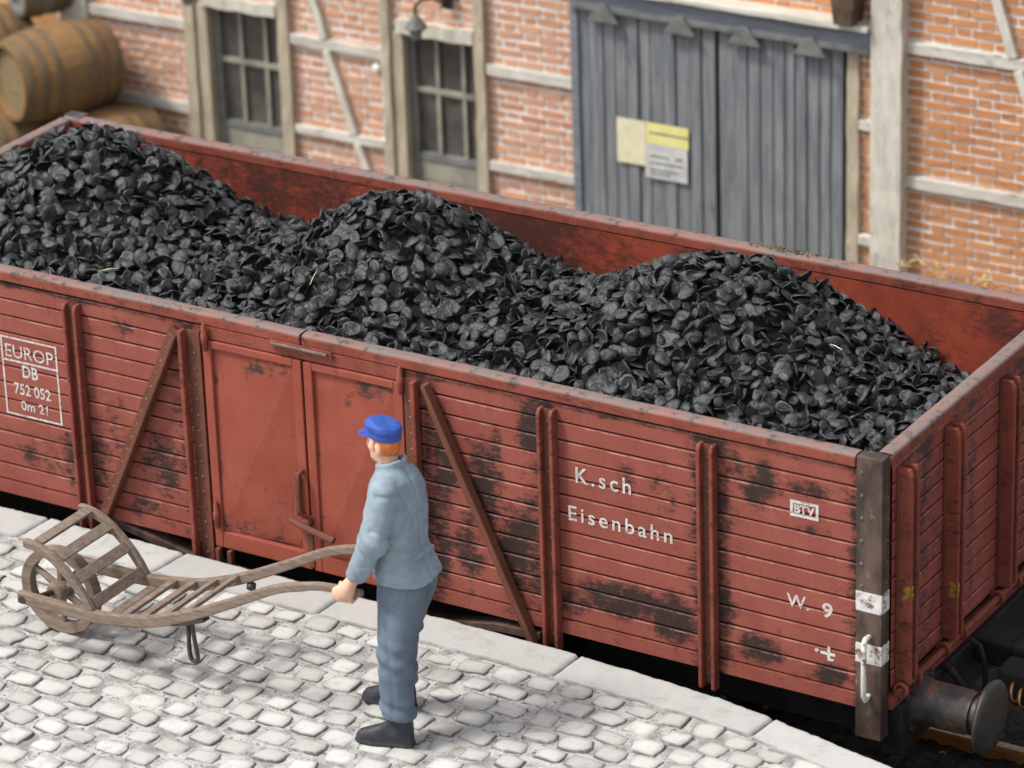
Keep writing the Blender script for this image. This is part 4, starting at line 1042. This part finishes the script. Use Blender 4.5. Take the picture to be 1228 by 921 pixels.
# ------------------------------------------------------------------ the man (implicit surfaces, meshed with surface nets)
def surf_nets(f, lo, hi, h):
    xs = np.arange(lo[0], hi[0]+h, h); ys = np.arange(lo[1], hi[1]+h, h); zs = np.arange(lo[2], hi[2]+h, h)
    X, Y, Z = np.meshgrid(xs, ys, zs, indexing='ij'); D = f(X.astype(np.float32), Y.astype(np.float32), Z.astype(np.float32)).astype(np.float64); I = D < 0
    n = np.array(D.shape)
    c = np.zeros(tuple(n-1), int)
    offs = [(i, j, k) for i in (0, 1) for j in (0, 1) for k in (0, 1)]
    sl = lambda o: tuple(slice(o[a], n[a]-1+o[a]) for a in range(3))
    for o in offs: c += I[sl(o)]
    act = (c > 0) & (c < 8); idx = -np.ones(act.shape, int); idx[act] = np.arange(act.sum())
    cells = np.argwhere(act); acc = np.zeros((len(cells), 3)); cnt = np.zeros(len(cells))
    ed = [(a, b) for a in range(8) for b in range(a+1, 8) if sum(abs(offs[a][t]-offs[b][t]) for t in range(3)) == 1]
    for a, b in ed:
        pa = cells+offs[a]; pb = cells+offs[b]; da = D[tuple(pa.T)]; db = D[tuple(pb.T)]; m = (da < 0) != (db < 0)
        t = np.where(m, da/np.where(m, da-db, 1), 0); p = pa+(pb-pa)*t[:, None]; acc[m] += p[m]; cnt[m] += 1
    V = acc/cnt[:, None]*h+np.array(lo)
    F = []
    for ax in range(3):
        s0 = [slice(None)]*3; s1 = [slice(None)]*3; s0[ax] = slice(0, -1); s1[ax] = slice(1, None)
        ch = I[tuple(s0)] != I[tuple(s1)]; e = np.argwhere(ch); u, v = [(1, 2), (2, 0), (0, 1)][ax]
        e = e[(e[:, u] > 0) & (e[:, v] > 0) & (e[:, u] < n[u]-1) & (e[:, v] < n[v]-1)]
        ins = I[tuple(e.T)]
        def ci(du, dv): q = e.copy(); q[:, u] += du; q[:, v] += dv; return idx[tuple(q.T)]
        q = np.stack([ci(-1, -1), ci(0, -1), ci(0, 0), ci(-1, 0)], -1); q = np.where(ins[:, None], q, q[:, ::-1]); F.append(q)
    return V, np.concatenate(F)
def smin(a, b, k): h_ = np.clip(.5+.5*(b-a)/k, 0, 1); return b*(1-h_)+a*h_-k*h_*(1-h_)
def cap(X, Y, Z, a, b, ra, rb):
    a = np.array(a, float); b = np.array(b, float); d = b-a; L2 = d@d
    t = np.clip(((X-a[0])*d[0]+(Y-a[1])*d[1]+(Z-a[2])*d[2])/L2, 0, 1)
    return np.sqrt((X-a[0]-t*d[0])**2+(Y-a[1]-t*d[1])**2+(Z-a[2]-t*d[2])**2)-(ra+(rb-ra)*t)
def ell(X, Y, Z, c, r):
    k = np.sqrt(((X-c[0])/r[0])**2+((Y-c[1])/r[1])**2+((Z-c[2])/r[2])**2); return (k-1)*min(r)
def loft(X, Y, Z, tab, pw=2.0):
    """tab rows: z, cx, cy, rx, ry"""
    t = np.array(tab); g = lambda i: np.interp(Z, t[:, 0], t[:, i])
    cx, cy, rx, ry = g(1), g(2), g(3), g(4)
    d = ((np.abs((X-cx)/rx)**pw+np.abs((Y-cy)/ry)**pw)**(1/pw)-1)*np.minimum(rx, ry)
    return np.maximum(d, np.maximum(t[0, 0]-Z, Z-t[-1, 0]))
def n3(X, Y, Z, s): return np.sin(X*s+1.3*np.sin(Z*s*.7))*np.sin(Y*s*1.1+2)*np.sin(Z*s*.9+1.1*np.sin(X*s*.6))
# joints; he faces -x, his left side is at smaller y
shL, elL, wrL = (4.665, -1.370, 1.350), (4.650, -1.465, 1.125), (4.540, -1.465, .915)
shR, elR, wrR = (4.635, -1.140, 1.325), (4.60, -1.05, 1.110), (4.53, -.965, .915)
HC = np.array([4.578, -1.225, 1.545])     # head centre
HS = np.array([.80, .80, .90])
def hw(X, Y, Z): return HC[0]+(X-HC[0])/HS[0], HC[1]+(Y-HC[1])/HS[1], HC[2]+(Z-HC[2])/HS[2]
man = things('person', 'man in pale blue jacket, slate trousers and royal blue cap holding the wheelbarrow shafts', 'person', (4.62, -1.24, PZ))
def hand(X, Y, Z, w, sg):
    """fist closed round the shaft; w = wrist, sg=-1 for the near (left) hand, +1 for the far one"""
    gx, gz = 4.465, .800; gy = YN if sg < 0 else YF
    out = gy+sg*.030     # outer side of the shaft
    d = cap(X, Y, Z, (w[0], w[1], w[2]), (gx+.035, out+sg*.002, gz+.055), .031, .034)                 # wrist
    pal = cap(X, Y, Z, (gx+.030, out+sg*.006, gz+.040), (gx-.028, out+sg*.008, gz+.010), .033, .029)        # palm on the outer side
    pal = smin(pal, cap(X, Y, Z, (gx+.035, out+sg*.006, gz+.015), (gx-.015, out+sg*.008, gz-.014), .031, .027), .02)
    d = smin(d, pal, .02)
    for i in range(4):       # fingers run under the shaft and curl up on the inner side
        xx = gx+.042-.0265*i; ln = [.85, 1., .97, .86][i]; zb_ = gz-.036-.002*i
        p = [(xx, out+sg*.010, gz-.006), (xx-.002, gy+sg*.018, zb_), (xx-.003, gy-sg*.020*ln, zb_+.002), (xx-.003, gy-sg*.036*ln, gz-.006)]
        for a, b_, r0, r1 in zip(p[:-1], p[1:], (.0140, .0130, .0118), (.0130, .0118, .0100)): 
            fd = cap(X, Y, Z, a, b_, r0, r1); d = smin(d, fd, .005)
    th = smin(cap(X, Y, Z, (gx+.02, out, gz+.045), (gx-.018, out-sg*.016, gz+.042), .017, .014), cap(X, Y, Z, (gx-.018, out-sg*.016, gz+.042), (gx-.040, gy-sg*.012, gz+.034), .013, .011), .006)
    return smin(d, th, .01)
def body(X0, Y0, Z0):
    c = HC; X, Y, Z = hw(X0, Y0, Z0)
    d = ell(X, Y, Z, c+(.010, 0, .02), (.098, .078, .105))
    d = smin(d, ell(X, Y, Z, c+(-.030, 0, -.055), (.062, .056, .068)), .03)         # jaw
    d = smin(d, cap(X, Y, Z, c+(-.075, 0, -.088), c+(-.070, 0, -.085), .020, .020), .02) # chin
    d = smin(d, cap(X, Y, Z, c+(-.086, 0, .018), c+(-.110, 0, -.022), .009, .0145), .012)   # nose
    d = smin(d, cap(X, Y, Z, c+(-.090, -.018, -.055), c+(-.090, .018, -.055), .007, .007), .006) # lips
    d = smin(d, cap(X, Y, Z, c+(-.082, -.04, .030), c+(-.082, .04, .030), .010, .010), .012)  # brow
    for s in (-1, 1):
        d = smin(d, ell(X, Y, Z, c+(-.055, s*.048, -.015), (.028, .020, .022)), .015)
        e = smin(ell(X, Y, Z, c+(.012, s*.080, -.010), (.022, .011, .034)), ell(X, Y, Z, c+(.004, s*.078, -.034), (.012, .010, .014)), .008)
        d = smin(d, e, .006)
        d = np.maximum(d, -ell(X, Y, Z, c+(-.094, s*.032, .008), (.012, .013, .010)))
    d = d*.8; X, Y, Z = X0, Y0, Z0
    d = smin(d, cap(X, Y, Z, c+(.02, 0, -.05), (4.635, -1.235, 1.36), .045, .046), .03)
    d = smin(d, cap(X, Y, Z, (4.645, -1.235, 1.32), (4.68, -1.24, .9), .065, .085), .05)
    for sh, el_, wr in ((shL, elL, wrL), (shR, elR, wrR)):
        d = smin(d, cap(X, Y, Z, sh, el_, .045, .038), .04); d = smin(d, cap(X, Y, Z, el_, wr, .037, .028), .02)
    for hp, kn, an in (((4.695, -1.30, .85), (4.68, -1.365, .46), (4.705, -1.395, .06)), ((4.67, -1.18, .85), (4.56, -1.10, .47), (4.503, -1.06, .06))):
        d = smin(d, cap(X, Y, Z, hp, kn, .055, .045), .05); d = smin(d, cap(X, Y, Z, kn, an, .045, .033), .03)
    d = np.minimum(d, hand(X, Y, Z, wrL, -1)); d = np.minimum(d, hand(X, Y, Z, wrR, 1))
    return d
def put(name, f, lo, hi, h, mat, parent=man):
    V, F = surf_nets(f, lo, hi, h); V = V-np.array(wloc(parent)); return np_mesh(name, V, F, M[mat], parent)
put('body', body, (4.36, -1.56, PZ+.01), (4.86, -.90, 1.72), .0062, 'skin')
def jacket(X, Y, Z):
    tab = [(.84, 4.698, -1.24, .158, .184), (.87, 4.696, -1.24, .155, .181), (.92, 4.686, -1.24, .142, .171), (.98, 4.672, -1.24, .126, .160), (1.02, 4.662, -1.24, .120, .156), (1.12, 4.656, -1.24, .126, .162), (1.24, 4.652, -1.24, .130, .168), (1.32, 4.648, -1.238, .122, .160), (1.39, 4.642, -1.236, .098, .124), (1.43, 4.634, -1.233, .072, .078), (1.460, 4.624, -1.230, .058, .062)]
    d = loft(X, Y, Z, tab, 2.3)
    d = smin(d, cap(X, Y, Z, shL, shR, .072, .062), .06)
    for sh, el_, wr in ((shL, elL, wrL), (shR, elR, wrR)):
        a = cap(X, Y, Z, sh, el_, .080, .070); a = smin(a, cap(X, Y, Z, el_, wr, .070, .054), .04); d = smin(d, a, .008)
    # cuffs end flat, across the forearm
    for el_, wr in ((elL, wrL), (elR, wrR)):
        dv = np.array(wr)-np.array(el_); dv = dv/np.linalg.norm(dv)
        pl = (X-wr[0])*dv[0]+(Y-wr[1])*dv[1]+(Z-wr[2])*dv[2]
        near = (np.abs(Y-wr[1]) < .10) & (X < wr[0]+.07) & (Z < wr[2]+.06)
        d = np.where(near, np.maximum(d, pl-.012), d)
    # stand-up collar
    col = np.abs(np.sqrt(((X-4.622)/1.05)**2+(Y+1.232)**2)-.066)-.010
    col = np.maximum(col, np.abs(Z-(1.442+(X-4.622)*.35))-.024); d = smin(d, col, .012)
    # half belt across the back, back seam, folds
    belt = ell(X, Y, Z, (4.795, -1.24, 1.00), (.020, .11, .018)); d = smin(d, belt, .012)
    d = d + .006*np.exp(-((Y+1.24)/.010)**2)*(X > 4.68) + .0030*n3(X, Y, Z, 26) + .0022*n3(X+1, Y, Z, 55)
    elb = np.sqrt((X-elL[0])**2+(Y-elL[1])**2+(Z-elL[2])**2); d = d + .004*np.sin((Z*1.0+X*.7)*95)*np.exp(-(elb/.10)**2)
    # patch pocket and hem stitching
    d = d - .005*((np.abs(X-4.64) < .050) & (np.abs(Z-.945) < .045) & (Y < -1.24)) + .003*np.exp(-((Z-.880)/.004)**2)
    # armhole seam
    sm = np.abs(np.sqrt((X-shL[0])**2+(Y-shL[1]+.02)**2+(Z-shL[2]+.10)**2)-.125); d = d + .008*np.exp(-(sm/.008)**2)*(X > 4.66)*(Y < -1.28)
    neck = cap(X, Y, Z, (4.60, -1.228, 1.6), (4.624, -1.233, 1.43), .053, .051); d = np.maximum(d, -neck)
    hem = .862 + .006*np.sin(Y*20)
    return np.maximum(d, hem-Z)
put('jacket', jacket, (4.40, -1.62, .76), (4.94, -.84, 1.52), .0075, 'jacket')
def trousers(X, Y, Z):
    near = [(.135, 4.703, -1.394, .092, .080), (.17, 4.700, -1.391, .090, .080), (.25, 4.690, -1.385, .086, .080), (.38, 4.685, -1.375, .088, .082), (.47, 4.680, -1.362, .094, .084), (.60, 4.688, -1.338, .104, .092), (.75, 4.700, -1.316, .126, .097), (.84, 4.700, -1.310, .130, .094), (.92, 4.690, -1.300, .112, .080)]
    far = [(.125, 4.501, -1.06, .088, .078), (.25, 4.512, -1.075, .086, .080), (.38, 4.535, -1.09, .088, .082), (.47, 4.560, -1.10, .094, .084), (.60, 4.605, -1.125, .104, .092), (.75, 4.670, -1.162, .122, .094), (.84, 4.69, -1.17, .122, .090), (.92, 4.685, -1.18, .110, .080)]
    d = smin(loft(X, Y, Z, near, 2.2), loft(X, Y, Z, far, 2.2), .03)
    fold = .007*np.sin(Z*60+X*20+Y*15)*np.exp(-((Z-.45)/.08)**2) + .006*np.sin(Z*75+X*25)*np.exp(-((Z-.19)/.05)**2) + .0028*n3(X, Y, Z, 30)
    crease = .004*np.exp(-((X-4.70-.02*np.sin(Z*7))/.012)**2)
    return d+fold+crease*(Y < -1.4)
put('trousers', trousers, (4.38, -1.52, .06), (4.88, -.95, .96), .0075, 'trousers')
def shoe(ax_, ay, tx, ty):
    def f(X, Y, Z):
        d = np.array([tx-ax_, ty-ay]); ln = np.hypot(*d); d = d/ln
        u_ = (X-ax_)*d[0]+(Y-ay)*d[1]; v_ = -(X-ax_)*d[1]+(Y-ay)*d[0]
        wv = np.interp(u_, [-.07, -.04, .05, .14, .20, .235], [.030, .042, .041, .050, .040, .012])
        hv = np.interp(u_, [-.07, 0, .05, .10, .16, .21, .235], [.150, .155, .130, .095, .072, .052, .02])
        zz = Z-PZ-.012
        e = np.maximum((np.abs(v_/wv)**2.4+np.abs(zz/hv)**2.4)**(1/2.4)-1, -1)*.04
        e = np.maximum(e, np.maximum(-.068-u_, u_-.232)); e = np.maximum(e, -zz)
        sole = np.maximum(np.abs(v_)-(wv+.004), np.maximum(np.abs(Z-PZ-.010)-.010, np.maximum(-.072-u_, u_-.236)))
        return np.minimum(smin(e, cap(X, Y, Z, (ax_, ay, .05), (ax_, ay, .19), .048, .052), .02), sole)
    return f
put('shoe', shoe(4.705, -1.395, 4.475, -1.455), (4.42, -1.52, PZ-.004), (4.80, -1.32, .22), .005, 'shoe')
put('shoe', shoe(4.50, -1.055, 4.245, -1.07), (4.22, -1.14, PZ-.004), (4.61, -.97, .22), .005, 'shoe')
def hair(X, Y, Z):
    X, Y, Z = hw(X, Y, Z); c = HC; d = ell(X, Y, Z, c+(.016, 0, .015), (.104, .086, .108))
    d = np.maximum(d, -(X-c[0]+.030 + (Z-c[2])*-.10)); d = np.maximum(d, c[2]-.055-(X-c[0])*.45-Z)
    d = np.maximum(d, -ell(X, Y, Z, c+(.000, -.088, -.012), (.030, .03, .042))); d = np.maximum(d, -ell(X, Y, Z, c+(.000, .088, -.012), (.030, .03, .042)))
    d = np.maximum(d, Z-c[2]-.08); return d + .0016*np.sin(Y*260)*np.sin(X*240)
put('hair', hair, (4.5, -1.34, 1.44), (4.74, -1.11, 1.66), .005, 'hair')
def capf(X, Y, Z):
    X, Y, Z = hw(X, Y, Z); c = HC; zz = Z-c[2]-.048-(c[0]-X)*.10
    r0 = np.interp(zz, [0, .025, .05, .074, .084], [.102, .104, .110, .102, .076]); 
    d = (np.sqrt(((X-c[0]-.012)/1.06)**2+((Y-c[1])/.90)**2)-r0)
    d = np.maximum(d, np.abs(zz-.038)-.045)
    d = smin(d, ell(X, Y, Z, c+(-.055, 0, .116), (.05, .07, .022)), .03)
    d = d+.004*np.exp(-((zz-.028)/.006)**2)
    pk = ell(X, Y, Z, c+(-.110, 0, .044), (.062, .066, .010)); pk = np.maximum(pk, X-c[0]+.06)
    return smin(d, pk, .01)
put('cap', capf, (4.40, -1.36, 1.56), (4.76, -1.09, 1.72), .005, 'cap')
for s in (-1, 1):
    MB().lathe([(-.007, .001), (-.005, .0056), (0, .0075), (.005, .0056), (.007, .001)], (HC[0]-.086*.8, HC[1]+s*.032*.8, HC[2]+.007), (0, 0, 1), 12).build('eye', M['eye'], man, smooth=True)

# ------------------------------------------------------------------ weeds
def tuft(name, c, n, h, spread, mat, label, cat, group=None, droop=.3, wd=.006):
    b = MB()
    for i in range(n):
        a = random.uniform(0, 6.28); l = h*random.uniform(.5, 1.); sp = random.uniform(.1, 1)*spread
        p0 = Vector((c[0]+random.uniform(-.03, .03), c[1]+random.uniform(-.03, .03), c[2]-.01)); d = Vector((math.cos(a), math.sin(a), 0)); side = Vector((-d.y, d.x, 0))
        pts = [p0+d*sp*t**1.5+Vector((0, 0, l*(t-droop*t*t))) for t in (0, .3, .6, .85, 1)]; ws = [wd, wd, wd*.8, wd*.5, wd*.1]
        vs = []; 
        for p, w_ in zip(pts, ws): vs += [p-side*w_, p+side*w_, p+d*.002+Vector((0, 0, .002))]
        fs = []
        for k in range(4):
            for q in range(3): fs.append((3*k+q, 3*k+(q+1) % 3, 3*k+3+(q+1) % 3, 3*k+3+q))
        b.add(vs, fs)
    o = b.build(name, M[mat]); return tag(o, label, cat, group)
random.seed(11)
def dry_weed(c, h, label):
    b = MB()
    for i in range(18):
        a = random.uniform(0, 6.28); pts = [Vector(c)]; d = Vector((math.cos(a)*.25, math.sin(a)*.25, 1)).normalized(); l = h*random.uniform(.6, 1)
        for k in range(7): d = (d+Vector((random.uniform(-.3, .3), random.uniform(-.3, .3), random.uniform(-.1, .15)))).normalized(); pts.append(pts[-1]+d*l/7)
        b.tube(pts, [.008-.0008*k for k in range(8)], 5)
        for k in range(3, 8):
            for q in range(7): 
                e = Vector((random.uniform(-1, 1), random.uniform(-1, 1), random.uniform(-.3, .9))).normalized(); b.tube([pts[k], pts[k]+e*.04, pts[k]+e*.075+Vector((0, 0, -.012))], [.003, .0045, .002], 4)
    return tag(b.build('dry_weed', M['straw']), label, 'weed')
dry_weed((4.55, 5.85, GZ), 1.25, 'straw coloured dry weed in front of the right brick bay')
